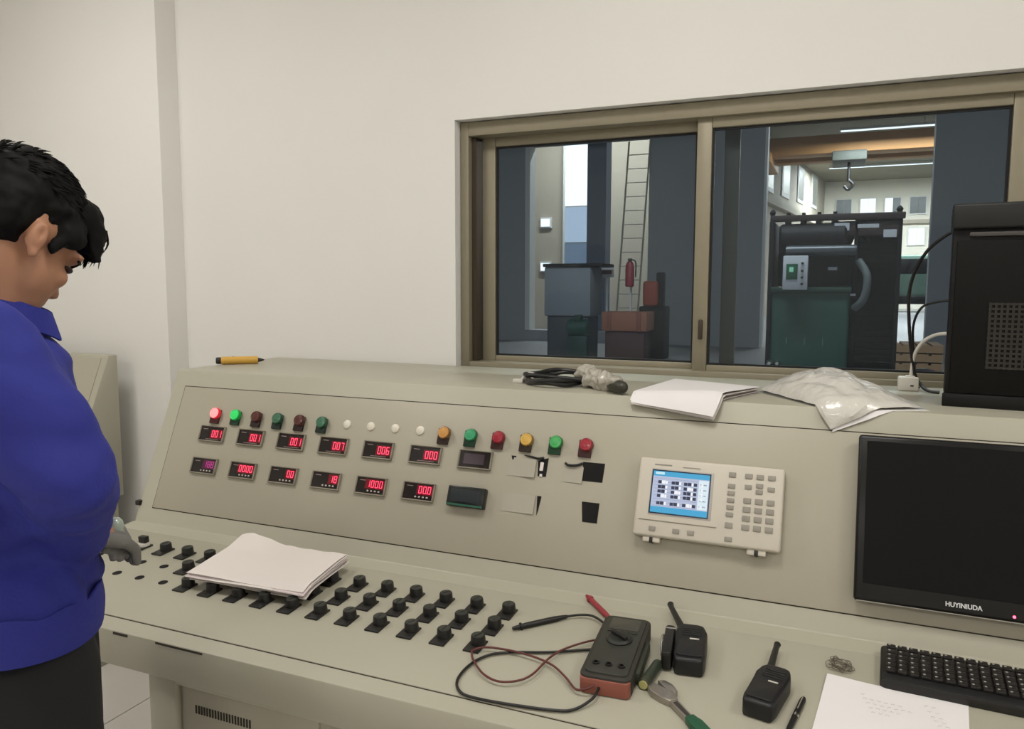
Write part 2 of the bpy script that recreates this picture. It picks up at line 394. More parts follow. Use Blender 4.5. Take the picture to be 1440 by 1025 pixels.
# digital panel meters
SEGS = {'0': 'abcdef', '1': 'bc', '2': 'abged', '3': 'abgcd', '4': 'fgbc', '5': 'afgcd', '6': 'afgedc', '7': 'abc', '8': 'abcdefg', '9': 'abcdfg'}
def digits_bm(s, w=.0092, h=.0185, gap=.004, t=.0016):
    bm = nbm(); x = 0
    R = {'a': (t*.5, w-t*.5, h-t, h), 'g': (t*.5, w-t*.5, h/2-t/2, h/2+t/2), 'd': (t*.5, w-t*.5, 0, t), 'f': (0, t, h/2, h-t*.3), 'e': (0, t, t*.3, h/2), 'b': (w-t, w, h/2, h-t*.3), 'c': (w-t, w, t*.3, h/2)}
    for ch in s:
        if ch == '.': bx(bm, x-gap*.75, x-gap*.3, 0, t, 0, .0003); continue
        for q in SEGS[ch]:
            a = R[q]; bx(bm, x+a[0], x+a[1], a[2], a[3], 0, .0003)
        x += w + gap
    bm.transform(Matrix.Shear('XY', 4, (.12, 0)) if False else Matrix.Identity(4)); return bm, x - gap
bz = nbm()
for a in ((-.048, .048, -.0245, -.0205), (-.048, .048, .0215, .0245), (-.048, -.044, -.0205, .0215), (.044, .048, -.0205, .0215)): bx(bz, *a, 0, .0085, .0012, 1)
bez_me = mesh_of('panel_meter', bz, M_BEZ)
mf_me = mesh_of('meter_face', bx(nbm(), -.0442, .0442, -.0207, .0217, 0, .005), M_MFACE)
bt_me = mesh_of('meter_button', bx(nbm(), -.0028, .0028, -.0021, .0021, 0, .0012, .0005, 1), mat('meter_button_grey', (190, 178, 170), .5, noise=.05))
M_RED = mat('led_red', (255, 60, 90), .5, emit=(255, 70, 100), estr=2.0, noise=.01)
M_GLOW = mat('led_window', (96, 8, 24), .3, emit=(150, 6, 30), estr=.16, noise=.01)
M_PURP = mat('led_purple', (170, 60, 130), .5, emit=(176, 60, 130), estr=.8, noise=.01)
M_PURPG = mat('led_window_dim', (60, 14, 46), .3, emit=(110, 16, 70), estr=.22, noise=.01)
M_TINY = mat('meter_print', (150, 130, 124), .6, noise=.05)
def meter(x, s, txt, row, style='red'):
    p = share('panel_meter', bez_me, con, MPp(x, s, .0022), {'red': None, 'dim': 'panel meter with a dim purplish reading', 'off': 'panel meter switched off'}[style])
    share('meter_face', mf_me, p, T(0, 0, 0))
    if row == 0: y0, h = -.010, .0205
    else: y0, h = -.004, .019
    if txt:
        d, w = digits_bm(txt, h=h); xr = .037
        g = nbm(); bx(g, xr-w-.006, xr+.006, y0-.004, y0+h+.003, 0, .0006)
        obj('display_window', g, M_PURPG if style == 'dim' else M_GLOW, p, T(0, 0, .005))
        obj('digits', d, M_PURP if style == 'dim' else M_RED, p, T(xr-w, y0, .0057))
    obj('print_line', bx(nbm(), -.036, -.018, .013, .0148, 0, .0003), M_TINY, p, T(0, 0, .005))
    if row == 0: obj('print_line', bx(nbm(), -.02, .03, -.0172, -.0158, 0, .0003), M_TINY, p, T(0, 0, .005))
    else:
        for k in range(4): share('meter_button', bt_me, p, T(-.006 + k*.0115, -.0135, .005))
MX = [-1.742 + .1478*i for i in range(7)]
for x, t_ in zip(MX, ('001', '001', '001', '007', '006', '000')): meter(x, .288, t_, 0)
for x, t_, st in zip(MX, ('188', '0000', '00', '18', '1000', '00.0'), ('dim', 'red', 'red', 'red', 'red', 'red')): meter(x, .1895, t_, 1, st)
p = share('panel_meter', bez_me, con, MPp(MX[6], .288, .0022), 'grey panel meter with a blank display')
share('meter_face', mf_me, p, T(0, 0, 0))
b = nbm(); bx(b, -.032, .026, -.012, .015, 0, .0006); obj('display_window', b, mat('dead_display', (70, 58, 66), .2, noise=.05), p, T(0, 0, .005))
# dark meter with a green lower edge
p = obj('panel_meter', bx(nbm(), -.052, .052, -.026, .026, 0, .022, .003), mat('dark_green_black', (24, 28, 26), .3, noise=.1), con, MPp(-.857, .1895, .0022), label='dark panel meter with a green lower edge, switched off')
obj('meter_face', bx(nbm(), -.042, .042, -.014, .018, 0, .001, .0004, 1), mat('dark_display', (52, 56, 56), .15, noise=.05), p, T(0, 0, .0218))
obj('green_edge', bx(nbm(), -.05, .05, -.0245, -.0195, 0, .0012, .0004, 1), mat('green_strip', (44, 92, 72), .4, noise=.08), p, T(0, 0, .0214))
# cut-outs and torn cover sheets to the right of the meters
hole = lambda pts: obj('panel_cutout', prism(nbm(), pts, 0, .0012), M_HOLE, con, MPp(0, 0, .0021))
hole([(-.566, .310), (-.510, .310), (-.5115, .2635), (-.562, .2635)])
hole([(-.556, .2135), (-.512, .2135), (-.5125, .1655), (-.549, .1655)])
hole([(-.683, .302), (-.656, .311), (-.657, .2635), (-.6785, .2635)])
hole([(-.672, .2145), (-.661, .2145), (-.6645, .180), (-.6675, .166)])
hole([(-.757, .309), (-.744, .309), (-.744, .300), (-.753, .2985)])
b = nbm(); tube(b, [(-.722, .3125, .003), (-.7, .310, .004), (-.683, .307, .004), (-.668, .310, .003)], [.001, .0025, .003, .0035], 8); obj('loose_wire', b, M_BLK, con, MPp(0, 0, .002))
b = nbm(); tube(b, [(-.61, .302, .004), (-.6, .2975, .006), (-.58, .299, .006), (-.566, .306, .002)], .0032, 8); obj('loose_wire', b, M_BLK, con, MPp(0, 0, .002))
def flap(x0, x1, s0, s1, lift, label):
    b = nbm(); grid(b, lambda u, v: Vector((x0+(x1-x0)*u, s0+(s1-s0)*v, .001 + lift*u*u*(1-.5*v))), 8, 6, .0006); obj('cover_sheet', b, M_PAPER_G, con, MPp(0, 0, .0022), label=label)
M_PAPER_G = mat('cover_sheet_grey', (172, 167, 152), .7, noise=.03)
flap(-.762, -.686, .258, .3045, .006, None); flap(-.762, -.676, .168, .214, .003, None); flap(-.612, -.562, .256, .296, .003, None)
obj('cover_strip', bx(nbm(), -.6755, -.6665, .277, .2985, 0, .003, .001, 1), M_PAPER, con, MPp(0, 0, .0028))
obj('cover_strip', bx(nbm(), -.6735, -.6665, .262, .2695, 0, .003, .001, 1), M_PAPER, con, MPp(0, 0, .0028))

# neighbouring console against the pilaster
sc_ = thing('side_console', 'grey-beige sloping console standing against the wall behind the man', 'console', T(-3.2, 0, 0))
b = nbm(); profile_mesh(b, [(1.42, .67), (1.42, .75), (1.94, .785), (2.125, 1.2317), (2.165, 1.2317), (2.165, .67)], -.75, .60, .004); obj('shell', b, M_CON, sc_)
b = nbm(); bx(b, -.7, .57, .05, .47, 0, .003, .0012); obj('meter_panel', b, M_CON2, sc_, frame(Vector((0, 1.94, .785)), Vector((1, 0, 0)), Vector((0, .185, .4467)).normalized(), Vector((0, -.4467, .185)).normalized()))
b = nbm(); bx(b, -.72, .57, 1.5, 2.16, 0, .68); obj('pedestal', b, M_CON, sc_)

# ------------------------------------------------------------------ hall behind the window
M_HW = mat('hall_wall_bluegrey', (140, 143, 147), .8, noise=.06, scale=2)
M_HF = mat('hall_floor_grey', (120, 120, 120), .5, noise=.12, scale=1.5)
M_HC = mat('hall_ceiling', (122, 116, 98), .8, noise=.05, scale=2)
M_CREAM = mat('hall_cream', (160, 151, 134), .8, noise=.05, scale=1)
b = nbm(); bx(b, -16, 12, YW+.26, 70, -.15, 0); struct('floor_hall', b, M_HF)
b = nbm()
for x0, x1, z0, z1 in ((-16, -8.06, 0, 9), (-4.66, -1.79, 0, 9), (1.82, 12, 0, 9), (-8.06, -4.66, 5.32, 9), (-1.79, 1.82, 5.45, 9), (-8.06, -4.66, 0, .3)): bx(b, x0, x1, 20, 20.35, z0, z1)
struct('wall_hall', b, M_HW)
b = nbm(); bx(b, -16, 12, YW+.24, 20.3, 9, 9.2); struct('ceiling_hall', b, M_HC)
b = nbm(); bx(b, -16.2, -16, YW+.24, 70, 0, 9.2); struct('wall_hall_left', b, M_HW)
b = nbm(); bx(b, 12, 12.2, YW+.24, 70, 0, 9.2); struct('wall_hall_right', b, M_HW)
M_POST = mat('post_white', (205, 205, 200), .6, noise=.04)
b = nbm(); bx(b, -8.08, -7.94, 19.94, 20.36, .3, 5.34); struct('trim_1', b, M_POST)
b = nbm(); bx(b, -1.82, -1.76, 19.94, 20.36, 0, 5.47); struct('trim_2', b, M_POST)
b = nbm(); bx(b, -6.45, -5.92, 20.4, 20.9, 0, 9); struct('trim_3', b, mat('blue_pillar', (84, 96, 112), .7, noise=.05), label='blue-grey pillar in the left opening')
# back room seen through the left opening
b = nbm(); bx(b, -15.5, -2.6, 26, 26.3, 0, 9); struct('wall_workshop', b, M_CREAM)
# tall bright window strip: its fade from white to bluish is painted as pane glows
def lit(name, rgb, s): return mat(name, (14, 14, 16), .5, emit=rgb, estr=s, noise=.01)
b = nbm(); rect_frame(b, -9.05, -7.85, 1.6, 7.6, 25.84, 26.0, .06); w3 = struct('window_2', b, M_POST)
obj('pane', bx(nbm(), -8.99, -7.91, 25.9, 25.94, 4.3, 7.54), lit('daylight_white', (250, 250, 250), 3.2), w3)
obj('pane', bx(nbm(), -8.99, -7.91, 25.9, 25.94, 3.05, 4.26), lit('daylight_pale', (205, 220, 235), 1.5), w3)
obj('pane', bx(nbm(), -8.99, -7.91, 25.9, 25.94, 1.66, 3.01), lit('daylight_blue', (150, 172, 195), .8), w3)
for i, (x, z) in enumerate(((-9.72, 3.75), (-9.72, 2.2))):
    b = nbm(); bx(b, x-.2, x+.2, 25.9, 26.0, z-.17, z+.17); bx(b, x-.22, x+.22, 25.94, 26.0, z-.19, z+.19)
    w = struct('window_%d' % (3+i), b, M_POST); obj('pane', bx(nbm(), x-.16, x+.16, 25.88, 25.9, z-.13, z+.13), lit('daylight_white', (250, 250, 250), 1.25), w)
# big hall through the right opening
b = nbm(); bx(b, -16, 12, 20.4, 61, 8.9, 9.1); struct('ceiling_far_hall', b, M_HC)
b = nbm(); bx(b, -16, 12, 60, 60.3, 0, 8.9); struct('wall_far', b, mat('far_wall_white', (214, 208, 192), .8, noise=.04, scale=.6))
La, Lb = Vector((-3.75, 38.9, 0)), Vector((-1.33, 60, 0)); ang = math.atan2(Lb.y-La.y, Lb.x-La.x); Llen = (Lb-La).length
ML = T(*La) @ RZ(ang)
b = nbm(); bx(b, 0, Llen, 0, .2, 0, 8.9, M=ML); struct('wall_far_left', b, M_CREAM)
for i, s in enumerate((.8, 5.2, 10.0, 15.2)):
    z = 6.4 + .03*s; b = nbm(); bx(b, s, s+2.2, -.06, 0, z-.2, z+1.9); w = struct('window_%d' % (5+i), b, M_POST, M=ML)
    obj('pane', bx(nbm(), s+.2, s+2.0, -.08, -.05, z, z+1.7), lit('far_light', (235, 230, 205), 1.0), w)
b = nbm(); bx(b, .5, Llen, -.25, 0, 5.6, 5.9, M=ML); struct('trim_4', b, M_CREAM)
# windows of the far wall
n = 9
M_PDARK = mat('pane_dark', (70, 74, 70), .3, noise=.1); M_PLIT = lit('pane_lit', (252, 252, 244), 3.0)
for row, z in enumerate((4.35, 6.45)):
    for j in range(6):
        x = -.6 + j*1.55; b = nbm(); rect_frame(b, x, x+1.1, z, z+1.25, 59.9, 60.0, .07, bev=0)
        w = struct('window_%d' % n, b, M_POST); n += 1
        obj('pane', bx(nbm(), x+.07, x+.55, 59.94, 59.97, z+.07, z+1.18), M_PLIT if (j + row) % 3 != 1 else M_PDARK, w)
        obj('pane', bx(nbm(), x+.57, x+1.03, 59.94, 59.97, z+.07, z+1.18), M_PLIT if (j * 2 + row) % 3 == 0 else M_PDARK, w)
b = nbm(); bx(b, -1.5, 9, 59.7, 60, 5.85, 6.1); struct('trim_5', b, M_CREAM)
# lamps of the halls; all but the one above the crane are added fill
def hall_lamp(name, label, x0, x1, y, z, watts, group=None):
    t = thing(name, label, 'light', T((x0+x1)/2, y, z), group); L = x1-x0
    obj('housing', bx(nbm(), -L/2, L/2, -.09, .09, .05, .14, .01), M_POST, t)
    obj('tube', bx(nbm(), -L/2+.05, L/2-.05, -.05, .05, 0, .05, .015), lit('tube_light', (255, 255, 250), 3), t)
    obj('hanger', bx(nbm(), -.02, .02, -.02, .02, .13, 8.9-z if y > 20 else 9-z), M_POST, t)
    l = bpy.data.lights.new(name, 'AREA'); l.shape = 'RECTANGLE'; l.size = L; l.size_y = .3; l.energy = watts; l.color = (1, .97, .9)
    o = bpy.data.objects.new('tube_glow', l); col.objects.link(o); o.parent = t; o.matrix_local = T(0, 0, -.03)
hall_lamp('strip_lamp', 'long bright strip lamp under the far hall ceiling above the crane', -.3, 5.5, 33, 7.45, HALL_WATTS*12)
hall_lamp('strip_lamp', 'added unseen strip lamp brightening the depth of the far hall', -1, 8, 52, 8.7, HALL_WATTS*28)
hall_lamp('strip_lamp', 'added unseen strip lamp under the hall ceiling lighting the engine', -5, 2, 6, 8.6, HALL_WATTS*6)
hall_lamp('strip_lamp', 'added unseen strip lamp lighting the workshop behind the blue-grey pillar', -9.5, -4.5, 23.2, 8.6, HALL_WATTS*6)
# overhead crane
cr = thing('overhead_crane', 'orange overhead crane girder spanning the far hall', 'crane', T(0, 35.5, 6.75))
M_OR = mat('crane_orange', (176, 128, 76), .6, noise=.08, scale=1)
obj('girder', bx(nbm(), -3.4, 8, -.5, .5, .25, 1.0, .03), M_OR, cr); obj('girder', bx(nbm(), -3.4, 8, 1.6, 2.4, .25, 1.0, .03), M_OR, cr)
obj('end_carriage', bx(nbm(), -3.6, -2.9, -1.2, 3, -.05, .35, .05), M_OR, cr)
obj('trolley', bx(nbm(), -.55, .75, -.7, 1.5, -.1, .3, .05), mat('trolley_grey', (86, 90, 82), .6, noise=.1), cr)
b = nbm(); tube(b, [(.1, 0, 0), (.1, 0, -.9)], .06, 8, 0); obj('hoist_rope', b, M_BLK, cr)
b = nbm(); tube(b, [(.1, 0, -.8), (.28, 0, -1.0), (.1, 0, -1.2), (-.05, 0, -1.05)], .07, 8); obj('hook', b, M_BLK, cr)

# engine on test, close behind the glass
eng = thing('diesel_engine', 'dark green diesel engine set with radiator on the hall floor behind the window', 'engine', T(0, 8, 0))
M_EG = mat('engine_green', (10, 64, 50), .55, noise=.12, scale=5); M_ED = mat('engine_dark', (10, 11, 13), .6, noise=.2, scale=8, spec=.25); M_EG2 = mat('engine_green_dark', (14, 56, 44), .5, noise=.15, scale=6)
obj('base_frame', bx(nbm(), -.66, .5, -.1, 1.8, .0, .28, .02), M_ED, eng)
obj('fuel_tank', bx(nbm(), -.6, .08, -.25, .7, .28, 1.47, .035, 3), M_EG, eng)
obj('tank_rim', bx(nbm(), -.615, .09, -.27, .72, 1.45, 1.5, .012), M_EG2, eng)
obj('side_frame', bx(nbm(), -.65, -.605, -.2, .7, .3, 2.12, .01), M_ED, eng)
b = nbm(); bx(b, -.58, .1, -.02, .8, 1.5, 1.85, .05, 3); obj('engine_block', b, M_ED, eng)
b = nbm(); lathe(b, [(.13, -.3), (.15, -.28), (.15, .28), (.13, .3)], 20, T(-.27, .05, 1.96) @ RY(PI/2)); obj('air_filter', b, M_ED, eng)
b = nbm(); lathe(b, [(.05, -.3), (.055, -.28), (.055, .3), (.05, .32)], 16, T(-.2, -.1, 1.84) @ RY(PI/2)); obj('manifold', b, mat('manifold_grey', (80, 84, 88), .35, metal=.5, noise=.1), eng)
for i in range(4): obj('injector', lathe(nbm(), [(.03, 0), (.03, .1), (.018, .13), (.018, .18)], 12, T(-.5+.14*i, .1, 2.04)), M_ED, eng)
b = nbm(); tube(b, [(.02, .1, 1.9), (.1, .05, 2.05), (.2, .1, 2.0), (.26, .2, 1.75)], .05, 12); obj('coolant_hose', b, M_BLK, eng)
b = nbm(); tube(b, [(.14, -.05, 1.75), (.22, -.1, 1.6), (.2, -.08, 1.4), (.12, -.02, 1.3)], .035, 12); obj('coolant_hose', b, mat('hose_grey', (96, 104, 104), .5, noise=.1), eng)
b = nbm(); tube(b, [(-.5, .0, 1.95), (-.46, -.05, 1.98), (-.44, -.02, 1.7)], .03, 10); obj('exhaust_pipe', b, mat('pipe_pale', (150, 138, 124), .4, metal=.3, noise=.1), eng)
M_RADI = mat('radiator_black', (8, 8, 9), .65, noise=.2, scale=20, spec=.2)
obj('gap_filler', bx(nbm(), .02, .16, .1, .7, .28, 1.6, .03), M_ED, eng)  # dark box added to close the bright gap between tank and radiator
b = nbm(); rect_frame(b, .1, .5, .35, 2.14, 0, .25, .035); obj('radiator_frame', b, M_RADI, eng)
obj('radiator_core', bx(nbm(), .135, .465, .08, .2, .38, 2.1), M_RADI, eng)
fin_me = mesh_of('radiator_fin', bx(nbm(), .135, .465, .03, .08, -.006, .006), M_RADI)
for i in range(28): share('radiator_fin', fin_me, eng, T(0, 0, .43 + i*.06))
obj('top_bar', bx(nbm(), -.66, .52, -.02, .04, 2.13, 2.19, .008), mat('rust_brown', (52, 38, 36), .6, noise=.2), eng)
obj('top_bar', bx(nbm(), -.1, .5, .0, .06, 1.98, 2.12, .01), mat('rust_brown', (52, 38, 36), .6, noise=.2), eng)
for x in (-.64, .47): obj('lifting_eye', lathe(nbm(), [(.02, 0), (.03, .03), (.012, .055), (0, .06)], 12, T(x, .01, 2.19)), M_ED, eng)
M_LBL = mat('label_plate', (190, 192, 196), .5, noise=.03)
for a in ((-.08, .05, 2.03, 2.1), (.12, .3, 2.05, 2.085), (.34, .45, 1.96, 2.03), (-.12, -.04, 1.66, 1.69), (.08, .13, 1.42, 1.44)):
    obj('label_plate', bx(nbm(), a[0], a[1], -.045, -.035, a[2], a[3]), M_LBL, eng)
cp = obj('control_box', bx(nbm(), -.505, -.288, -.36, -.22, 1.475, 1.79, .008), mat('control_box_grey', (186, 188, 192), .5, noise=.03), eng, label='grey control box with a green display')
obj('control_display', bx(nbm(), -.475, -.375, -.366, -.359, 1.57, 1.715, .003), mat('display_green', (20, 84, 56), .4, noise=.05), cp)
obj('lcd', bx(nbm(), -.448, -.412, -.369, -.365, 1.64, 1.685), mat('lcd_pale', (150, 210, 180), .3, emit=(120, 200, 160), estr=.5, noise=.02), cp)
for z in (1.53, 1.59, 1.65, 1.72): obj('switch', lathe(nbm(), [(.012, 0), (.012, .012), (.008, .015)], 12, T(-.335, -.36, z) @ RX(PI/2)), M_BLK, cp)
for i in range(3): obj('tank_stencil', bx(nbm(), -.46+.16*i, -.455+.16*i, -.254, -.249, .96, 1.03, M=None), mat('stencil_pale', (120, 150, 140), .6, noise=.1), eng)
b = nbm(); tube(b, [(-.62, -.3, .55), (-.8, -.4, .2), (-1.1, -.6, .03), (-1.6, -1.2, .02)], .015, 8); obj('engine_cable', b, M_BLK, eng)
b = nbm(); tube(b, [(.3, -.3, .6), (.5, -.6, .75), (.75, -.9, .8), (1.0, -1.2, .4)], .012, 8); obj('engine_cable', b, M_BLK, eng)
for i in range(2): obj('drain_valve', lathe(nbm(), [(.03, 0), (.03, .05), (.015, .08)], 12, T(-.6+.07*i, -.25, .78) @ RX(PI/2)), M_CHROME, eng)
# things standing deeper in the hall
t = thing('machine_cabinet', 'pale grey machine cabinet in front of the bright strip window', 'cabinet', T(-5.15, 15, 0))
obj('body', bx(nbm(), -.5, .5, 0, .8, .9, 1.9, .03), mat('cabinet_pale', (128, 136, 142), .6, noise=.06), t); obj('lid', bx(nbm(), -.52, .75, -.05, .85, 1.9, 1.97, .02), M_ED, t)
obj('plinth', bx(nbm(), -.45, .45, .05, .75, 0, .9, .03), mat('plinth_dark', (60, 66, 70), .6, noise=.1), t)
t = thing('green_pump', 'small dark green pump below the grey machine cabinet', 'pump', T(-4.72, 14.5, 0) @ Matrix.Scale(.72, 4))
obj('motor', lathe(nbm(), [(.2, -.3), (.25, -.26), (.25, .26), (.2, .3)], 20, T(0, 0, .95) @ RY(PI/2)), M_EG, t); obj('stand', bx(nbm(), -.28, .28, -.2, .2, 0, .75, .02), M_EG2, t)
obj('terminal_box', bx(nbm(), -.1, .1, -.2, .05, 1.15, 1.32, .02), M_EG2, t)
t = thing('tool_crate', 'salmon-orange crate on a dark red stand in the left opening', 'crate', T(-3.95, 15, 0))
obj('crate_body', bx(nbm(), -.46, .46, 0, .7, .62, 1.0, .02), mat('crate_orange', (158, 104, 80), .7, noise=.08), t); obj('stand', bx(nbm(), -.4, .4, .05, .65, 0, .62, .02), mat('stand_darkred', (82, 56, 52), .7, noise=.1), t)
for s in (-1, 1): obj('batten', bx(nbm(), s*.3-.04, s*.3+.04, -.03, 0, .62, 1.0, .006), mat('crate_orange_b', (140, 90, 70), .7, noise=.08), t)
t = thing('fire_extinguisher', 'red fire extinguisher hung by the pillar above the crate', 'extinguisher', T(-4.0, 15.6, 1.5))
obj('cylinder', lathe(nbm(), [(.07, 0), (.09, .02), (.09, .42), (.06, .5), (.03, .52)], 20), mat('extinguisher_red', (150, 36, 52), .4, noise=.05), t); obj('valve', bx(nbm(), -.04, .04, -.03, .03, .52, .58, .01), M_BLK, t)
b = nbm(); tube(b, [(.03, 0, .55), (.12, 0, .5), (.12, 0, .2)], .015, 8); obj('hose', b, M_BLK, t); obj('post', bx(nbm(), -.02, .02, .1, .14, -1.5, .3), M_POST, t)
t = thing('red_machine', 'dark red machine with an orange cowl right of the extinguisher', 'machine', T(-3.62, 15.8, 0))
obj('cowl', bx(nbm(), -.16, .16, 0, .4, 1.1, 1.62, .06, 3), mat('cowl_red', (146, 66, 48), .6, noise=.1), t); obj('column', bx(nbm(), -.25, .3, .1, .6, 0, 1.1, .03), M_ED, t)
obj('arm', bx(nbm(), .1, .26, .1, .3, 1.0, 1.8, .03), M_ED, t)
t = thing('step_ladder', 'pale ladder standing in for a pole and braces beside the pillar in the left opening', 'ladder', T(-5.2, 19.2, 0))  # ladder form stands in for an unclear braced pole
M_LAD = mat('ladder_pale', (160, 152, 132), .5, noise=.05)
for x in (0, .55): b = nbm(); tube(b, [(x-.1, 0, 0), (x+.05, .6, 5.2)], .024, 8, 0); obj('rail', b, M_LAD, t)
for i in range(14): b = nbm(); k = .05 + i*.068; tube(b, [(-.1+.15*k, .6*k, 5.2*k), (.45+.15*k, .6*k, 5.2*k)], .012, 8, 0); obj('rung', b, M_LAD, t)
t = thing('wall_sign', 'small white notice board with red edge by the extinguisher', 'sign', T(-4.6, 16, 1.8))
obj('board', bx(nbm(), -.15, .15, 0, .02, -.1, .12, .004), M_LBL, t); obj('red_panel', bx(nbm(), -.1, .1, -.005, 0, -.03, .05), mat('sign_red', (120, 60, 60), .6, noise=.05), t); obj('post', bx(nbm(), -.02, .02, .02, .06, -1.8, .1), M_POST, t)
t = thing('parked_lorry', 'teal and dark parked lorry at the far end of the hall', 'vehicle', T(3.8, 52, 0))
obj('cab', bx(nbm(), -1.0, 1.4, 0, 2, .8, 3.4, .1), mat('lorry_teal', (92, 120, 108), .6, noise=.1), t); obj('windscreen', bx(nbm(), -.8, 1.2, -.04, 0, 2.3, 3.2, .02), M_ED, t); obj('bumper', bx(nbm(), -1.05, 1.45, -.15, 0, .5, 1.0, .05), M_RADI, t)
for s in (-.75, 1.15): obj('wheel', lathe(nbm(), [(.2, -.15), (.48, -.13), (.48, .13), (.2, .15)], 20, T(s, .4, .48) @ RY(PI/2)), M_BLK, t)
t = thing('timber_pallet', 'pale timber pallet stack on the hall floor right of the radiator', 'pallet', T(1.05, 14, 0))
M_TIM = mat('timber', (160, 128, 96), .8, noise=.15, scale=6)
for k in range(4):
    for j in range(3): obj('bearer', bx(nbm(), -.5, .5, j*.4, j*.4+.1, k*.15, k*.15+.1), M_TIM, t)
    for j in range(5): obj('board', bx(nbm(), -.5+j*.21, -.5+j*.21+.16, 0, .9, k*.15+.1, k*.15+.125), M_TIM, t)

# ------------------------------------------------------------------ power analyser in the panel
MA = MPp(-.2575, .2405, .0022)
an = thing('power_analyser', 'ivory bench power analyser with blue screen mounted in the sloping panel', 'instrument', MA)
W2, H2, D_ = .161, .0905, .030
obj('case', bx(nbm(), -W2, W2, -H2, H2, 0, D_, .006, 3), M_IVORY, an)
b = nbm(); rect_frame2 = [(-W2+.03, -.0, 0, 0)]
scr = obj('screen_surround', bx(nbm(), -.131, .012, -.042, .067, D_-.004, D_+.001, .003), mat('screen_surround_grey', (178, 172, 168), .5, noise=.03), an)
sx0, sx1, sy0, sy1 = -.1255, .0025, -.035, .060
obj('screen', bx(nbm(), sx0-.003, sx1+.003, sy0-.003, sy1+.003, D_, D_+.0016), mat('screen_border', (18, 46, 70), .2, noise=.05), scr)
def scr_rect(nm, rects, m, z): 
    bm = nbm()
    for a in rects: bx(bm, sx0+(sx1-sx0)*a[0], sx0+(sx1-sx0)*a[1], sy0+(sy1-sy0)*a[2], sy0+(sy1-sy0)*a[3], z, z+.0002)
    o = obj(nm, bm, m, scr); return o
zz = D_+.0016
scr_rect('screen_sheet', [(0, 1, 0, 1)], lit('scr_pale', (190, 200, 226), .85), zz)
scr_rect('screen_header', [(0, 1, .88, 1)], lit('scr_cyan', (64, 168, 214), .9), zz+.0002); scr_rect('screen_footer', [(0, 1, 0, .14)], lit('scr_cyan', (64, 168, 214), .9), zz+.0002)
scr_rect('screen_title', [(.04, .2, .92, .98)], lit('scr_title', (200, 235, 245), .95), zz+.0004)
scr_rect('screen_side_menu', [(.82, .99, .16, .86)], lit('scr_white', (220, 236, 244), .95), zz+.0004)
dk, wt, ln = [], [], []
rows = (.70, .585, .475, .365, .19)
for ri, ry in enumerate(rows):
    for ci, cx in enumerate((.1, .34, .56, .73)):
        dk.append((cx, cx+.06, ry, ry+.075))
        if ci < 3: (dk if (ri+ci) % 3 else wt).append((cx+.065, cx+.13, ry, ry+.08))
        wt.append((cx+.135, cx+.17, ry, ry+.075))
for k in range(9): ln.append((.03, .8, .16+k*.083, .164+k*.083))
for k in range(5): ln.append((.85, .96, .22+k*.13, .25+k*.13))
scr_rect('screen_rows', dk, mat('scr_dark', (34, 40, 66), .4, emit=(34, 40, 66), estr=.5, noise=.02), zz+.0005)
scr_rect('screen_values', wt, lit('scr_bright', (238, 240, 244), 1.0), zz+.0005)
scr_rect('screen_lines', ln, lit('scr_line', (110, 130, 170), .6), zz+.0004)
obj('brand_strip', bx(nbm(), -.125, -.085, .0735, .0765, D_, D_+.0006), M_KEYG, an); obj('brand_strip', bx(nbm(), -.06, -.02, .072, .0745, D_, D_+.0006), M_KEYG, an)
obj('lower_ledge', bx(nbm(), -.15, .025, -.0545, -.0525, D_-.001, D_+.002, .0006, 1), mat('ledge_beige', (160, 152, 140), .6, noise=.03), an)  # ledge slightly darker than the ivory case
key_me = mesh_of('key', bx(nbm(), -.0075, .0075, -.005, .005, 0, .0032, .0012), M_KEYG)
def key(x, y, sx=1, sy=1): 
    share('key', key_me, an, T(x, y, D_-.0004) @ Matrix.Diagonal((sx, sy, 1, 1)))
for cx in (.051, .0865, .1105, .135): key(cx, .067, 1.05, 1.1)
for k in range(5): key(.051, .0415 - k*.0158, 1.05)
key(.0865, .043); key(.1105, .0475); key(.1105, .034); key(.135, .042)
for r_ in range(4):
    for c_ in range(3): key(.0865 + c_*.0245, .0125 - r_*.0195, 1.1, 1.25)
key(.051, -.0455, 1.1, 1.25); key(.0525, -.0755, 1.1, 1.0)
for x in (-.1165, -.0625, -.0295): key(x, -.0725, 1.0, 1.05)
for s in (-.118, .112):
    obj('foot', bx(nbm(), s-.02, s+.02, -H2-.012, -H2+.002, .004, D_-.006, .003), M_IVORY, an); obj('foot_pad', bx(nbm(), s-.004, s+.004, -H2-.0135, -H2-.001, .006, D_-.004, .001), M_BLK, an)

# ------------------------------------------------------------------ monitor
mo = thing('monitor', 'black flat monitor leaning on the right of the sloping panel', 'monitor', MPp(.2505, .249, .0022))
obj('back_shell', bx(nbm(), -.19, .19, -.16, .16, 0, .016, .006), M_BLK, mo)
obj('bezel', bx(nbm(), -.2015, .2015, -.1725, .1725, .012, .032, .007, 3), mat('monitor_gloss', (14, 13, 13), .3, noise=.05, spec=.35), mo)
obj('screen', bx(nbm(), -.185, .185, -.137, .1585, .031, .0326, .0004, 1), mat('monitor_screen', (10, 9, 9), .55, noise=.03, spec=.15), mo)
tm = text_mesh('logo', 'HUYINIUDA', .0125, mat('logo_silver', (215, 215, 215), .4, noise=.01), bold=.0003); share('logo', tm, mo, T(-.006, -.1555, .0323) @ Matrix.Diagonal((.92, 1, 1, 1)))
obj('bottom_trim', bx(nbm(), -.196, .196, -.1735, -.171, .02, .029, .0005, 1), mat('trim_silver', (150, 146, 138), .3, metal=.6, noise=.05), mo)
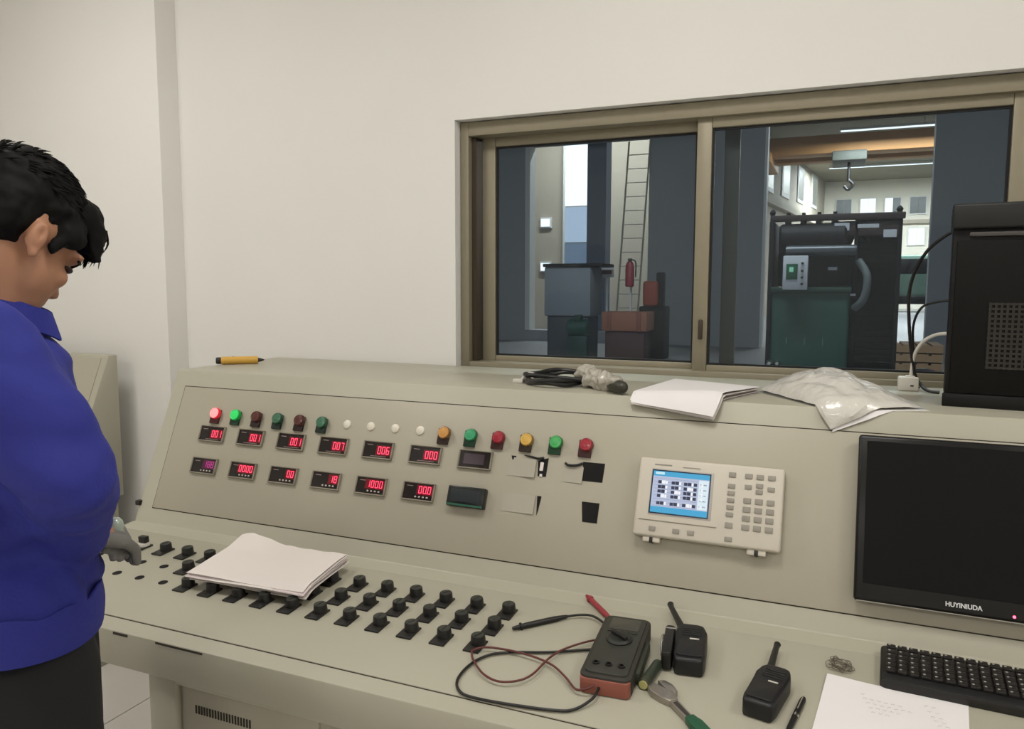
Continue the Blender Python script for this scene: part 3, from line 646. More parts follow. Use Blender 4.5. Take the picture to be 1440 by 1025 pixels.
obj('power_light', lathe(nbm(), [(.0028, 0), (.0024, .001), (0, .0015)], 12), mat('led_pink', (255, 90, 120), .4, emit=(255, 80, 110), estr=4, noise=.01), mo, T(.078, -.162, .032))

# ------------------------------------------------------------------ computer tower and its leads
pcM = T(.222, 1.985, ZT) @ RZ(-.10)
pc = thing('computer_tower', 'black computer tower standing on the console top against the window', 'computer', pcM)
PH, PW, PD = .452, .42, .19
obj('case', bx(nbm(), .004, PW, .004, PD, .012, PH-.03, .004), mat('pc_black', (13, 12, 12), .55, noise=.06, spec=.3), pc)
obj('top_cover', bx(nbm(), .0, PW+.01, -.012, PD+.006, PH-.055, PH, .006, 3), mat('pc_black_top', (12, 12, 13), .5, noise=.06), pc)
obj('highlight_bar', bx(nbm(), .035, PW, -.004, .006, PH-.072, PH-.062, .003), mat('pc_highlight', (70, 66, 64), .3, noise=.05), pc)  # paler bar paints the highlight below the top cover
obj('side_panel', bx(nbm(), .012, PW-.01, -.001, .006, .03, PH-.08, .004), mat('pc_panel', (12, 11, 9), .6, noise=.06, spec=.2), pc)
obj('panel_lip', bx(nbm(), .0, PW, -.004, .01, .0, .03, .003), mat('pc_black', (30, 28, 27), .5), pc)
vx0, vz0, nv, pv = .083, .092, 13, .0108
obj('vent_backing', bx(nbm(), vx0-.004, vx0+nv*pv+.004, -.0022, -.0008, vz0-.004, vz0+nv*pv+.004), M_HOLE, pc)
b = nbm(); hw = .0022
for k in range(nv+1):
    bx(b, vx0+k*pv-hw, vx0+k*pv+hw, -.0046, -.002, vz0-.003, vz0+nv*pv+.003); bx(b, vx0-.003, vx0+nv*pv+.003, -.0048, -.002, vz0+k*pv-hw, vz0+k*pv+hw)
obj('vent_grille', b, mat('pc_grille', (34, 31, 24), .5, noise=.05), pc)
for x in (.03, PW-.04):
    for y in (.03, PD-.03): obj('foot', lathe(nbm(), [(.012, 0), (.012, .012), (.01, .014)], 12, T(x, y, 0)), M_BLK, pc)
b = nbm(); tube(b, [(.262, 2.2, 1.647), (.2, 2.23, 1.595), (.166, 2.25, 1.507), (.168, 2.25, 1.397), (.184, 2.25, 1.286), (.2, 2.24, 1.25), (.215, 2.21, 1.238), (.24, 2.2, 1.236)], .0042, 10)
tag(obj('power_cable', b, M_BLK), 'thick black cable looping from the tower down to the console top', 'cable')
b = nbm(); tube(b, [(.255, 2.2, 1.468), (.22, 2.225, 1.462), (.192, 2.245, 1.446), (.178, 2.262, 1.40), (.183, 2.265, 1.32), (.192, 2.268, 1.25), (.2, 2.27, 1.236)], .0032, 10)
tag(obj('signal_cable', b, M_BLK), 'thin black cable curving out of the tower beside the white lead', 'cable')
b = nbm(); tube(b, [(.252, 2.19, 1.386), (.225, 2.215, 1.38), (.2, 2.235, 1.36), (.183, 2.25, 1.323), (.178, 2.252, 1.268)], .0045, 10)
tag(obj('white_lead', b, M_WHITE), 'white lead arching from the tower into the white adapter', 'cable')
t = thing('power_adapter', 'small white power adapter on the console top next to the tower', 'adapter', T(.172, 2.25, ZT))
obj('body', bx(nbm(), -.024, .024, -.018, .018, 0, .036, .004), M_WHITE, t); obj('socket', bx(nbm(), -.007, .015, -.008, .008, .035, .039, .001), M_WHITE, t); obj('slot', bx(nbm(), .004, .012, -.0185, -.017, .012, .016), M_SEAM, t)

# ------------------------------------------------------------------ things on the console top
# marker pen
a_ = math.atan2(2.18-2.03, .02); 
t = thing('marker_pen', 'yellow marker pen with black end lying on the far left of the console top', 'pen', T(-1.962, 2.025, ZT+.0135) @ RZ(math.atan2(.1, .13)) @ Matrix.Scale(1.3, 4) @ Matrix.Diagonal((.74, 1, 1, 1)))
MR = RY(PI/2)
obj('barrel', lathe(nbm(), [(.0095, 0), (.0102, .004), (.0102, .118), (.0088, .125)], 20, MR), mat('marker_yellow', (206, 160, 66), .4, noise=.05), t, T(.018, 0, 0))
obj('end_cap', lathe(nbm(), [(.0075, 0), (.009, .003), (.009, .016), (.0085, .018)], 20, MR), M_BLK, t)
obj('nib', lathe(nbm(), [(.006, 0), (.004, .012), (.0015, .02), (0, .022)], 16, MR), M_BLK, t, T(.143, 0, 0))
obj('mark', bx(nbm(), .056, .06, -.002, .004, .0095, .0106), M_BLK, t)
# coil of black cable with a plug in a plastic wrap
b = nbm(); pts = []
for k in range(26):
    a = k / 25 * 2 * PI * 2.2 + 2.6; rr = 1 + .05 * math.sin(k*1.7); pts.append((-.715 + .088*rr*math.cos(a), 2.03 + .12*rr*math.sin(a), ZT + .008 + .016*(k/25) + .004*math.sin(k*2.1)))
pts += [(-.63, 1.96, ZT+.02), (-.6, 1.95, ZT+.02)]
cc = thing('cable_coil', 'coiled black mains cable with white tie on the console top', 'cable', T(0, 0, 0))
tube(b, pts, .0062, 10); obj('cable', b, M_BLK, cc)
b = nbm(); tube(b, [(-.815, 1.985, ZT+.005), (-.80, 1.992, ZT+.026), (-.783, 2.0, ZT+.024), (-.79, 1.99, ZT+.005)], .004, 8); obj('white_tie', b, M_WHITE, cc)
b = nbm(); bx(b, -.835, -.805, 1.97, 1.99, ZT, ZT+.012, .003); obj('tie_tail', b, M_WHITE, cc)
def crinkle(amp, sc):
    from mathutils import noise
    return lambda co, n: amp * noise.noise(co * sc) + amp*.6 * noise.noise(co * sc * 2.3 + Vector((3, 1, 2)))
M_WRAP = mat('clear_wrap', (176, 170, 158), .18, noise=.12, scale=60, bump=.3, bscale=60, coat=.5)
pb = thing('wrapped_plug', 'grey plug wrapped in crumpled clear plastic beside the cable coil', 'plug', T(0, 0, 0))
blob('plastic_wrap', [((-.625, 1.985, ZT+.03), (-.565, 1.93, ZT+.027), .028, .024), ((-.565, 1.93, ZT+.027), (-.515, 1.885, ZT+.024), .02, .02)], [], .004, M_WRAP, pb, disp=crinkle(.012, 40), smooth=2)
blob('plug_body', [((-.52, 1.885, ZT+.021), (-.492, 1.862, ZT+.019), .019, .016)], [], .004, mat('plug_grey', (52, 50, 40), .4, noise=.1), pb, smooth=3)
# papers folded over the front edge
def over_edge(x, y, h):
    """a point of a sheet that lies on the console top and bends down over its front edge"""
    if y >= YT: return Vector((x, y, ZT + h))
    dist = YT - y; q = Vector((x, YT, ZT)) - Pu * dist
    k = min(1, dist / .02); nrm = Vector((0, 0, 1)).lerp(Pn, k).normalized()
    return q + nrm * (h + .004 * k)
pa = thing('folded_papers', 'stack of white papers drooping over the front edge of the console top', 'papers', T(0, 0, 0))
A, B_, C_, D4 = Vector((-.413, 2.125)), Vector((-.18, 2.035)), Vector((-.262, 1.806)), Vector((-.462, 1.832))
for k in range(5):
    off = .0035 * k; j = Vector((random.uniform(-.006, .006), random.uniform(-.006, .006)))
    def fn(u, v, off=off, j=j, k=k):
        p = A.lerp(B_, u).lerp(D4.lerp(C_, u), v) + j
        return over_edge(p.x, p.y, .002 + off + .003*math.sin(u*5 + k)*v + (.006 if k == 4 else 0) * u * v)
    b = nbm(); grid(b, fn, 12, 16, .0009); obj('sheet', b, M_PAPER if k % 2 else M_PAPERW, pa, angle=60)
# puffy plastic bag with paper inside
bgt = thing('plastic_bag', 'crumpled clear plastic bag of white papers on the console top beside the tower', 'bag', T(0, 0, 0))
from mathutils import noise as mnoise
Q = [Vector((-.185, 2.06)), Vector((.01, 2.21)), Vector((.182, 1.9)), Vector((-.008, 1.80))]
def bagfn(u, v):
    p = Q[0].lerp(Q[1], u).lerp(Q[3].lerp(Q[2], u), v)
    e = (math.sin(PI*u) * math.sin(PI*v)) ** .55
    h = .006 + .062 * e * (1 - .45*v) + (.016 * (1-v) * math.sin(PI*u))
    n_ = mnoise.noise(Vector((p.x*26, p.y*26, 1))) * .007 + mnoise.noise(Vector((p.x*70, p.y*70, 4))) * .003
    return over_edge(p.x, p.y, max(.002, h + n_ * (.3+e)))
b = nbm(); grid(b, bagfn, 40, 40); 
t2 = bmesh.new(); V = [[t2.verts.new(over_edge(*(Q[0].lerp(Q[1], i/10).lerp(Q[3].lerp(Q[2], i/10), j/10)), .0015)) for j in range(11)] for i in range(11)]
for i in range(10):
    for j in range(10): t2.faces.new((V[i][j], V[i][j+1], V[i+1][j+1], V[i+1][j]))
merge(b, t2); obj('bag_film', b, mat('bag_film', (212, 208, 200), .22, noise=.05, scale=40, bump=.25, bscale=90, coat=.4), bgt, angle=25)
b = nbm(); grid(b, lambda u, v: over_edge(*(Vector((.02, 1.93)).lerp(Vector((.16, 1.93)), u).lerp(Vector((-.005, 1.795)).lerp(Vector((.188, 1.885)), u), v)), .0012), 8, 10, .001); obj('paper_edge', b, M_PAPERW, bgt)

# ------------------------------------------------------------------ things on the desk
# pad of papers lying across the knobs
pd = thing('paper_pad', 'thick pad of dog-eared white papers lying across the black knobs', 'papers', MD)
c0, c1, c2, c3 = Vector((-1.43, .208)), Vector((-1.103, .232)), Vector((-1.12, .43)), Vector((-1.445, .418))
for k in range(8):
    jx, jy = random.uniform(-.006, .006), random.uniform(-.005, .005)
    def fn(u, v, k=k, jx=jx, jy=jy):
        p = c0.lerp(c1, u).lerp(c3.lerp(c2, u), v); h = .0295 + .0024*k + .0015*math.sin(u*6+k) + .002*math.sin(v*4+k*.7)
        if k >= 6: h += .022 * max(0, v - .72) / .28 * max(0, 1 - abs(u - .12) / .3) + .002*math.sin(u*30)*max(0, v-.8)*3
        h -= .008 * max(0, .15 - v) / .15 * u
        return Vector((p.x + jx, p.y + jy, h))
    b = nbm(); grid(b, fn, 24, 16, .0012); obj('sheet', b, mat('pad_pink', (214, 200, 200), .8, noise=.03) if k in (1, 3) else M_PAPER, pd, angle=60)
# multimeter
mm = thing('multimeter', 'dark grey-green multimeter with red lower edge lying on the desk', 'multimeter', MDp(-.372, .258, .0022, .06))
def rbox(x0, x1, y0, y1, z0, z1, r, bev=.004):
    pts = []
    for cx, cy, a0 in ((x1-r, y0+r, -90), (x1-r, y1-r, 0), (x0+r, y1-r, 90), (x0+r, y0+r, 180)):
        for k in range(5): a = math.radians(a0 + k*22.5); pts.append((cx + r*math.cos(a), cy + r*math.sin(a)))
    return prism(nbm(), pts, z0, z1, bev)
obj('holster', rbox(-.048, .048, -.118, .118, 0, .036, .016, .006), mat('holster_olive', (46, 43, 36), .6, noise=.1, scale=30), mm)
obj('front_face', rbox(-.04, .04, -.108, .110, .03, .0395, .012, .002), mat('meter_grey', (48, 48, 41), .5, noise=.08), mm)
obj('display', rbox(-.03, .03, .055, .1, .039, .0405, .004, .0005), mat('lcd_grey', (68, 66, 58), .35, noise=.05), mm)
obj('range_dial', lathe(nbm(), [(.026, 0), (.026, .003), (.022, .007), (0, .0075)], 28), mat('dial_dark', (30, 32, 28), .45, noise=.1), mm, T(0, .018, .039))
obj('dial_grip', bx(nbm(), -.005, .005, -.021, .021, .0, .011, .003), M_BLK, mm, T(0, .018, .0425) @ RZ(.9))
obj('red_end', rbox(-.0465, .0465, -.1205, -.1, .002, .031, .009, .0025), mat('holster_red', (146, 84, 70), .55, noise=.1), mm)
for x in (-.024, 0, .024): obj('jack', lathe(nbm(), [(.007, 0), (.007, .003), (.004, .0032), (.004, .0005)], 16), M_BLK, mm, T(x, -.078, .039))
for x in (-.024, -.008, .008, .024): obj('button', rbox(x-.006, x+.006, .044, .05, .039, .0415, .002, .0006), M_KNOBTOP, mm)
obj('side_stand', bx(nbm(), .042, .056, -.07, .05, .004, .026, .004), mat('holster_olive_d', (48, 52, 40), .6, noise=.1), mm)
# test leads
L1 = [(-.405, .292), (-.443, .273), (-.508, .239), (-.577, .213), (-.616, .187), (-.636, .142), (-.635, .086), (-.61, .052), (-.568, .046), (-.497, .052), (-.429, .063), (-.399, .079), (-.377, .112), (-.374, .14)]
L2 = [(-.405, .322), (-.441, .301), (-.48, .253), (-.497, .209), (-.506, .148), (-.524, .117), (-.557, .102), (-.595, .115), (-.632, .151), (-.648, .175), (-.648, .187), (-.631, .204), (-.581, .21), (-.529, .205), (-.482, .189), (-.444, .158), (-.415, .129), (-.394, .128), (-.378, .143)]
def lead(name, pts, r, m, label, z0=.0045):
    n_ = len(pts); b = nbm(); tube(b, [(x, s, .0022 + z0 + (.012*max(0, 1-(n_-1-i)/2))) for i, (x, s) in enumerate(pts)], r, 10); o = obj(name, b, m, None, MD); return tag(o, label, 'cable')
lead('test_lead', L1, .0027, M_BLK, 'black test lead making a wide loop left of the multimeter')
lead('test_lead', L2, .0022, mat('lead_red', (96, 48, 44), .45, noise=.05), 'dark red test lead making a figure of eight left of the multimeter', .0095)
def probe(name, a, b_, m, label, lift=0.0):
    a = Vector(a); b_ = Vector(b_); L = (b_-a).length; ang = math.atan2(b_.y-a.y, b_.x-a.x)
    t = thing(name, label, 'probe', MDp(a.x, a.y, .0085, ang) @ RY(-lift))
    obj('tip_guard', lathe(nbm(), [(.003, 0), (.0042, .004), (.005, .018)], 16, RY(PI/2)), m, t); obj('collar', lathe(nbm(), [(.0085, 0), (.0085, .003), (.006, .005)], 16, RY(PI/2)), m, t, T(.018, 0, 0))
    obj('grip', lathe(nbm(), [(.0055, 0), (.0062, .01), (.0062, L-.05), (.0045, L-.03), (.0035, L-.02)], 16, RY(PI/2)), m, t, T(.021, 0, 0)); return t
probe('test_probe', (-.612, .298), (-.521, .388), M_BLK, 'black test probe pointing at the rear knob row')
b = nbm(); tube(b, [(-.524, .385, .0087), (-.495, .402, .01), (-.465, .402, .012), (-.43, .375, .012), (-.415, .35, .008)], .0027, 10); tag(obj('test_lead', b, M_BLK, None, MD), 'short black lead running from the black probe under the multimeter', 'cable')
probe('test_probe', (-.511, .498), (-.425, .405), mat('probe_red', (148, 50, 58), .45, noise=.05), 'red test probe sticking out behind the multimeter')
# walkie-talkies
def radio(label, M, clip=False, ant=0.0):
    t = thing('two_way_radio', label, 'radio', M)
    m = mat('radio_black', (18, 17, 20), .45, noise=.1); m2 = mat('radio_grille', (24, 22, 22), .6, noise=.1)
    pts = [(-.026, -.07), (.026, -.07), (.030, -.05), (.031, .04), (.024, .064), (.014, .07), (-.02, .07), (-.03, .055), (-.031, .03), (-.03, -.05)]
    obj('body', prism(nbm(), pts, 0, .036, .0085, seg=3), m, t)
    obj('battery', rbox(-.024, .024, -.06, .0, .033, .039, .006, .002), m, t)
    for k in range(4): obj('grille_bar', bx(nbm(), -.018, .02, .022 + k*.008, .026 + k*.008, .0352, .0378, .0008, 1), m2, t)
    obj('badge', bx(nbm(), -.002, .016, .0055, .0092, .0358, .0372), M_WHITE, t)
    obj('ptt_button', bx(nbm(), -.0335, -.029, .0, .03, .008, .026, .002), M_BLK, t)
    b = nbm(); tube(b, [(-.017, .066, .018), (-.017 + ant*.4, .11, .018), (-.017 + ant*.9, .165, .018), (-.017 + ant, .18, .018)], [.0085, .0068, .0058, .0072], 14, 4); obj('antenna', b, M_BLK, t)
    obj('channel_knob', lathe(nbm(), [(.0075, 0), (.0072, .014), (.006, .016)], 16, T(.012, .068, .018) @ RX(-PI/2)), M_BLK, t)
    if clip:
        obj('side_clip', bx(nbm(), -.052, -.032, -.062, .05, .002, .04, .006), M_BLK, t); obj('chrome_bar', bx(nbm(), -.05, -.03, .03, .034, .039, .042, .001), M_CHROME, t)
        b = nbm(); tube(b, [(-.0535, -.03, .015), (-.0545, -.01, .034), (-.0545, .01, .036), (-.0535, .025, .02)], .0025, 8); obj('clip_ring', b, M_CHROME, t)
radio('black two-way radio with side clip lying next to the multimeter', MDp(-.243, .325, .0022, .12), True, -.036)
radio('black two-way radio lying alone between wrench and paper sheet', MDp(-.09, .23, .0022, -.20) @ Matrix.Scale(.95, 4), False, -.016)
# pocket torch and adjustable wrench
t = thing('pocket_torch', 'dark green pocket torch with pale lens end beside the multimeter', 'torch', MDp(-.303, .186, .0125, PI/2 - .12))
obj('barrel', lathe(nbm(), [(.0085, 0), (.010, .004), (.010, .07), (.0085, .074)], 20, RY(PI/2)), mat('torch_green', (46, 54, 42), .45, noise=.1), t, T(.006, 0, 0))
obj('lens_head', lathe(nbm(), [(.0092, -.002), (.0115, 0), (.0115, .012), (.010, .014)], 20, RY(PI/2)), mat('torch_head', (58, 60, 44), .4, noise=.1), t); obj('lens', lathe(nbm(), [(.008, -.0035), (.0085, -.002), (.006, -.001)], 20, RY(PI/2)), mat('lens_pale', (188, 182, 120), .3, noise=.03), t)
wr = thing('adjustable_wrench', 'steel adjustable wrench with green handle lying at the desk edge', 'wrench', MDp(-.262, .176, .0022, math.atan2(-.075, .07)))
head = [(-.034, -.006), (-.028, -.02), (-.01, -.024), (.012, -.017), (.03, -.008), (.03, .009), (.012, .014), (.002, .012), (-.002, .004), (-.018, .002)]
obj('head', prism(nbm(), head, 0, .013, .002), M_STEEL, wr); obj('moving_jaw', prism(nbm(), [(-.036, .006), (-.018, .0055), (-.004, .0065), (.012, .014), (.008, .022), (-.014, .025), (-.032, .019)], .001, .012, .0018), M_STEEL, wr)
obj('worm_screw', lathe(nbm(), [(.0045, -.008)] + [(.0055 if k % 2 else .0042, -.007 + k*.0014) for k in range(11)] + [(.0045, .0085)], 14, T(.012, .0, .0075) @ RY(PI/2)), mat('worm_dark', (90, 84, 80), .4, metal=.8, noise=.1), wr)
obj('shank', prism(nbm(), [(.028, -.008), (.085, -.0075), (.085, .0075), (.028, .008)], .001, .011, .002), M_STEEL, wr)
obj('shank_web', prism(nbm(), [(.034, -.004), (.08, -.0035), (.08, .0035), (.034, .004)], .0108, .0116), mat('worm_dark', (90, 84, 80), .4, metal=.8), wr)
b = nbm(); prism(b, [(.078, -.0095), (.1, -.0115), (.18, -.012), (.19, -.006), (.19, .006), (.18, .012), (.1, .0115), (.078, .0095)], 0, .015, .004, seg=3); obj('green_grip', b, mat('grip_green', (30, 84, 58), .5, noise=.06), wr)
# black pen, coil of wire, sheet, keyboard
t = thing('ballpoint_pen', 'black ballpoint pen lying beside the white sheet', 'pen', MDp(-.031, .252, .0075, math.atan2(-.12, -.022)))
obj('barrel', lathe(nbm(), [(.0035, 0), (.0052, .006), (.0052, .055), (.0046, .1), (.0025, .13), (.0008, .138)], 16, RY(PI/2)), M_BLK, t); obj('band', lathe(nbm(), [(.0054, 0), (.0054, .008)], 16, RY(PI/2)), M_CHROME, t, T(.056, 0, 0)); obj('clip', bx(nbm(), .004, .045, -.0012, .0012, .005, .0068, .0005, 1), M_CHROME, t)
b = nbm(); pts = []
for k in range(90):
    a = k*.83; rr = .020 + .006*math.sin(k*1.3); pts.append((.028 + rr*math.cos(a)*1.05*(.5+.5*random.random()), .388 + rr*math.sin(a)*(.5+.5*random.random()), .004 + .012*random.random()))
tube(b, pts, .0006, 5, 3); tag(obj('wire_tangle', b, mat('wire_grey', (120, 112, 100), .35, metal=.7, noise=.1), None, MD), 'small tangle of thin grey wire above the white sheet', 'wire')
sh = thing('notes_sheet', 'white sheet with faint handwriting at the right end of the desk', 'paper', MD)
S0, S1, S2, S3 = Vector((.006, .350)), Vector((.235, .341)), Vector((.20, .03)), Vector((-.03, .03))
b = nbm(); grid(b, lambda u, v: Vector((*(S0.lerp(S1, u).lerp(S3.lerp(S2, u), v)), .003 + .004*math.exp(-((u)**2+(v)**2)*20) + .0015*math.sin(u*4)*math.sin(v*3))), 14, 14, .0006); obj('sheet', b, M_PAPERW, sh)
for r_ in range(5):
    x = .062 + .004*r_; s = .303 - .013*r_
    n_ = (3, 8, 9, 7, 5)[r_]
    for w_ in range(n_):
        xa = x + w_*.011 if w_ < n_-2 else x + .1 + (w_-n_+2)*.012; pts = [(xa + k*.0016, s + random.uniform(-.0018, .0018) - .0006*w_, .0072) for k in range(5)]
        b = nbm(); tube(b, pts, .0003, 4, 2); obj('pen_stroke', b, M_INK, sh)
kbd = thing('keyboard', 'black computer keyboard lying under the monitor', 'keyboard', MDp(.094, .342, .0022, -.055))
KW, KD = .44, .137
obj('base', rbox(0, KW, 0, KD, 0, .016, .012, .004), M_BLK, kbd); obj('palm_rest', bx(nbm(), .004, KW-.004, .002, .03, .012, .018, .004), mat('kbd_dark', (24, 25, 26), .5, noise=.08), kbd)
k_me = mesh_of('key', bx(nbm(), -.0078, .0078, -.0078, .0078, 0, .007, .0018), mat('key_black', (36, 33, 32), .4, noise=.08)); leg_me = mesh_of('key_legend', bx(nbm(), -.0018, .0018, -.0018, .0018, 0, .0002), mat('key_print', (170, 168, 160), .6, noise=.05))
for r_ in range(6):
    for c_ in range(22):
        kx = .018 + c_*.0192 + (0 if c_ < 15 else .006) ; ky = .038 + r_*.0168 + (.004 if r_ == 5 else 0)
        if kx > KW-.012: continue
        o = share('key', k_me, kbd, T(kx, ky, .0155) @ Matrix.Diagonal((1.02, .92, 1, 1))); share('key_legend', leg_me, o, T(-.003, .002, .0069))

# ------------------------------------------------------------------ the man
FA = math.atan2(.798, .602)      # facing direction
man = thing('person', 'man in blue work jacket and black trousers looking down at his hands by the console', 'person', T(-1.252, .820, 0) @ RZ(FA - PI/2))
M_SKIN = mat('skin', (172, 124, 96), .55, noise=.06, scale=12); M_JACK = mat('jacket_blue', (36, 42, 134), .8, noise=.08, scale=8, bump=.12, bscale=160)
M_TROU = mat('trouser_black', (16, 16, 20), .85, noise=.1); M_HAIR = mat('hair_black', (8, 7, 6), .7, noise=.2, scale=40, spec=.2); M_GLOVE = mat('glove_grey', (112, 110, 106), .8, noise=.08, scale=40, bump=.2, bscale=300)
# man local axes: +x his right, +y forward; head frame bowed
HB = math.radians(36)
HC = Vector((.0, .035, 1.578))
MH = T(*HC) @ RZ(.62) @ RX(-HB)
def hp(x, y, z): return MH @ Vector((x, y, z))
sh_r, el_r, wr_r = Vector((.185, -.01, 1.40)), Vector((.225, .085, 1.23)), Vector((.055, .092, 1.095))
sh_l, el_l, wr_l = Vector((-.185, -.01, 1.40)), Vector((-.24, .0, 1.17)), Vector((-.10, .10, 1.085))
caps = [((0, -.01, 1.36), hp(0, -.02, -.05), .056, .053),
        ((0, -.02, .95), (0, -.03, 1.30), .10, .10), ((-.13, -.02, 1.375), (.13, -.02, 1.375), .05, .05),
        (sh_r, el_r, .052, .042), (el_r, wr_r, .041, .029), (sh_l, el_l, .052, .042), (el_l, wr_l, .041, .029),
        ((.08, 0, .92), (.1, -.01, .5), .08, .055), ((.1, -.01, .5), (.1, -.03, .09), .052, .038), ((-.08, 0, .92), (-.1, -.01, .5), .08, .055), ((-.1, -.01, .5), (-.1, -.03, .09), .052, .038)]
for s in (1, -1): caps.append(((s*.1, -.05, .05), (s*.115, .14, .035), .04, .032))
RHd = RZ(.62) @ RX(-HB)
ells = [(hp(0, -.012, .035), (.074, .094, .086), RHd), (hp(0, .03, -.04), (.062, .062, .075), RHd), (hp(0, .045, -.085), (.046, .042, .034), RHd), (hp(0, .066, -.102), (.022, .02, .018), RHd),
        (hp(0, .086, -.024), (.012, .016, .03), RHd), (hp(0, .096, -.042), (.015, .013, .011), RHd), (hp(0, .080, -.070), (.026, .011, .012), RHd), (hp(0, .074, -.085), (.026, .012, .016), RHd), (hp(0, .082, .02), (.05, .016, .014), RHd),
        (hp(.034, .07, -.03), (.022, .016, .018), RHd), (hp(-.034, .07, -.03), (.022, .016, .018), RHd)]
for s in (1, -1):
    RE = RHd @ RZ(-s*.35)
    ells += [(hp(s*.0745, -.012, -.012), (.008, .016, .026), RE), (hp(s*.082, -.016, -.006), (.006, .0145, .021), RE), (hp(s*.0765, -.006, -.036), (.007, .009, .012), RE)]
# hands: palm and five bent fingers, right one reaching forward, left one meeting it
def hand(wr, d, side, up, base_caps):
    d = Vector(d).normalized(); side = Vector(side); side = (side - d*side.dot(d)).normalized(); nrm = d.cross(side).normalized()
    if nrm.dot(Vector(up)) < 0: nrm = -nrm
    palm = wr + d*.05
    c = [(wr, wr + d*.03, .025, .024)]
    for k, (o, L) in enumerate(((-.027, .058), (-.009, .072), (.009, .078), (.027, .068))):
        k0 = wr + d*.085 + side*o; c.append((wr + d*.02 + side*o*.7, k0, .0145, .0115))
        k1 = k0 + (d*.92 - nrm*.38).normalized()*L*.5; k2 = k1 + (d*.6 - nrm*.8).normalized()*L*.5
        c += [(k0, k1, .0105, .0095), (k1, k2, .0095, .008)]
    t0 = wr + d*.03 + side*.03; t1 = t0 + (d*.6 + side*.75 - nrm*.2).normalized()*.038; t2_ = t1 + (d*.95 + side*.1 - nrm*.25).normalized()*.034
    c += [(t0 - side*.012, t0, .016, .014), (t0, t1, .0135, .011), (t1, t2_, .011, .009)]
    base_caps += c; return palm, d, side, nrm
gl_r, gl_l = [], []
hand(wr_r, (-.52, .72, -.34), (-.75, -.45, .3), (.25, .3, .9), gl_r)
hand(wr_l, (.75, .5, -.12), (.45, -.6, .55), (0, .3, .9), gl_l)
def ear_hollow(co, n):
    q = MH.inverted() @ co; w = math.exp(-((q.y + .012)/.0085)**2 - ((q.z + .006)/.014)**2) if abs(q.x) > .074 else 0
    return -.0085 * w
body = blob('body', caps + [(wr_r, wr_r + Vector((-.03, .04, -.02)), .024, .022), (wr_l, wr_l + Vector((.045, .03, -.007)), .024, .022)], ells, .0048, M_SKIN, man, smooth=5, disp=ear_hollow)
blob('glove', gl_r, [], .0035, M_GLOVE, man, smooth=4); blob('glove', gl_l, [], .0035, M_GLOVE, man, smooth=4)
# eyes and brows
for s in (1, -1):
    b = nbm(); lathe(b, [(0, -1)] + [(math.cos(a), math.sin(a)) for a in [(-PI/2 + PI*k/10) for k in range(1, 10)]] + [(0, 1)], 16, MH @ T(s*.031, .079, -.006) @ Matrix.Diagonal((.0125, .009, .0055, 1))); obj('eye', b, mat('eye_dark', (60, 46, 40), .3, noise=.05), man)
    b = nbm(); tube(b, [hp(s*.014, .094, .010), hp(s*.032, .091, .016), hp(s*.05, .078, .010)], [.0025, .0035, .002], 8); obj('eyebrow', b, M_HAIR, man)
# jacket
def wrinkle(co, n):
    w = mnoise.noise(Vector((co.x*8, co.y*8, co.z*17 + co.y*9))) * .013 + mnoise.noise(Vector((co.x*20, co.y*20, co.z*30))) * .006
    return w
jc = [((0, -.025, .97), (0, -.02, 1.12), .155, .148), ((0, -.02, 1.12), (0, -.025, 1.33), .148, .135), ((-.12, -.025, 1.385), (.12, -.025, 1.385), .072, .072),
      ((-.062, -.02, .97), (.062, -.02, .97), .142, .142), ((-.07, -.02, 1.2), (.07, -.02, 1.2), .128, .128), ((-.06, -.02, 1.32), (.06, -.02, 1.32), .12, .12),
      (sh_r, el_r, .08, .072), (el_r, wr_r.lerp(el_r, .12), .072, .056), (sh_l, el_l, .08, .072), (el_l, wr_l.lerp(el_l, .1), .072, .056),
      ((0, -.012, 1.395), (0, .0, 1.445), .086, .072), ((0, -.02, 1.415), (.15, -.02, 1.395), .066, .074), ((0, -.02, 1.415), (-.15, -.02, 1.395), .066, .074), ((0, -.05, 1.2), (0, -.045, 1.34), .135, .125)]
jacket = blob('jacket', jc, [((0, .045, 1.26), (.12, .08, .14))], .008, M_JACK, man, smooth=12, disp=wrinkle)
jm = jacket.data
bm2 = bmesh.new(); bm2.from_mesh(jm)
bmesh.ops.bisect_plane(bm2, geom=bm2.verts[:]+bm2.edges[:]+bm2.faces[:], plane_co=(0, 0, .985), plane_no=(0, .14, 1), clear_inner=True)
bm2.to_mesh(jm); bm2.free()
# hem band, cuffs, collar, seam, snaps
def ring(cz, rx, ry, cy, r, n=40): return [(rx*math.cos(2*PI*k/n), cy + ry*math.sin(2*PI*k/n), cz) for k in range(n+1)]
b = nbm(); grid(b, lambda u, v: Vector(((.200 + .004*math.sin(PI*v))*math.cos(2*PI*u), -.018 + (.148 + .004*math.sin(PI*v))*math.sin(2*PI*u), (.945 + .07*v) - .14*(.148*math.sin(2*PI*u)) + .004*math.sin(u*70)*v)), 48, 6, .004); obj('hem_band', b, M_JACK, man, angle=60)
for w_, e_ in ((wr_r, el_r), (wr_l, el_l)):
    d = (w_-e_).normalized(); c = w_.lerp(e_, .1); q = d.to_track_quat('Z', 'Y').to_matrix().to_4x4(); q.translation = c
    obj('cuff', lathe(nbm(), [(.040, .035), (.052, .036), (.0555, .0), (.054, -.03), (.042, -.03)], 28, q), M_JACK, man)
cb = nbm()
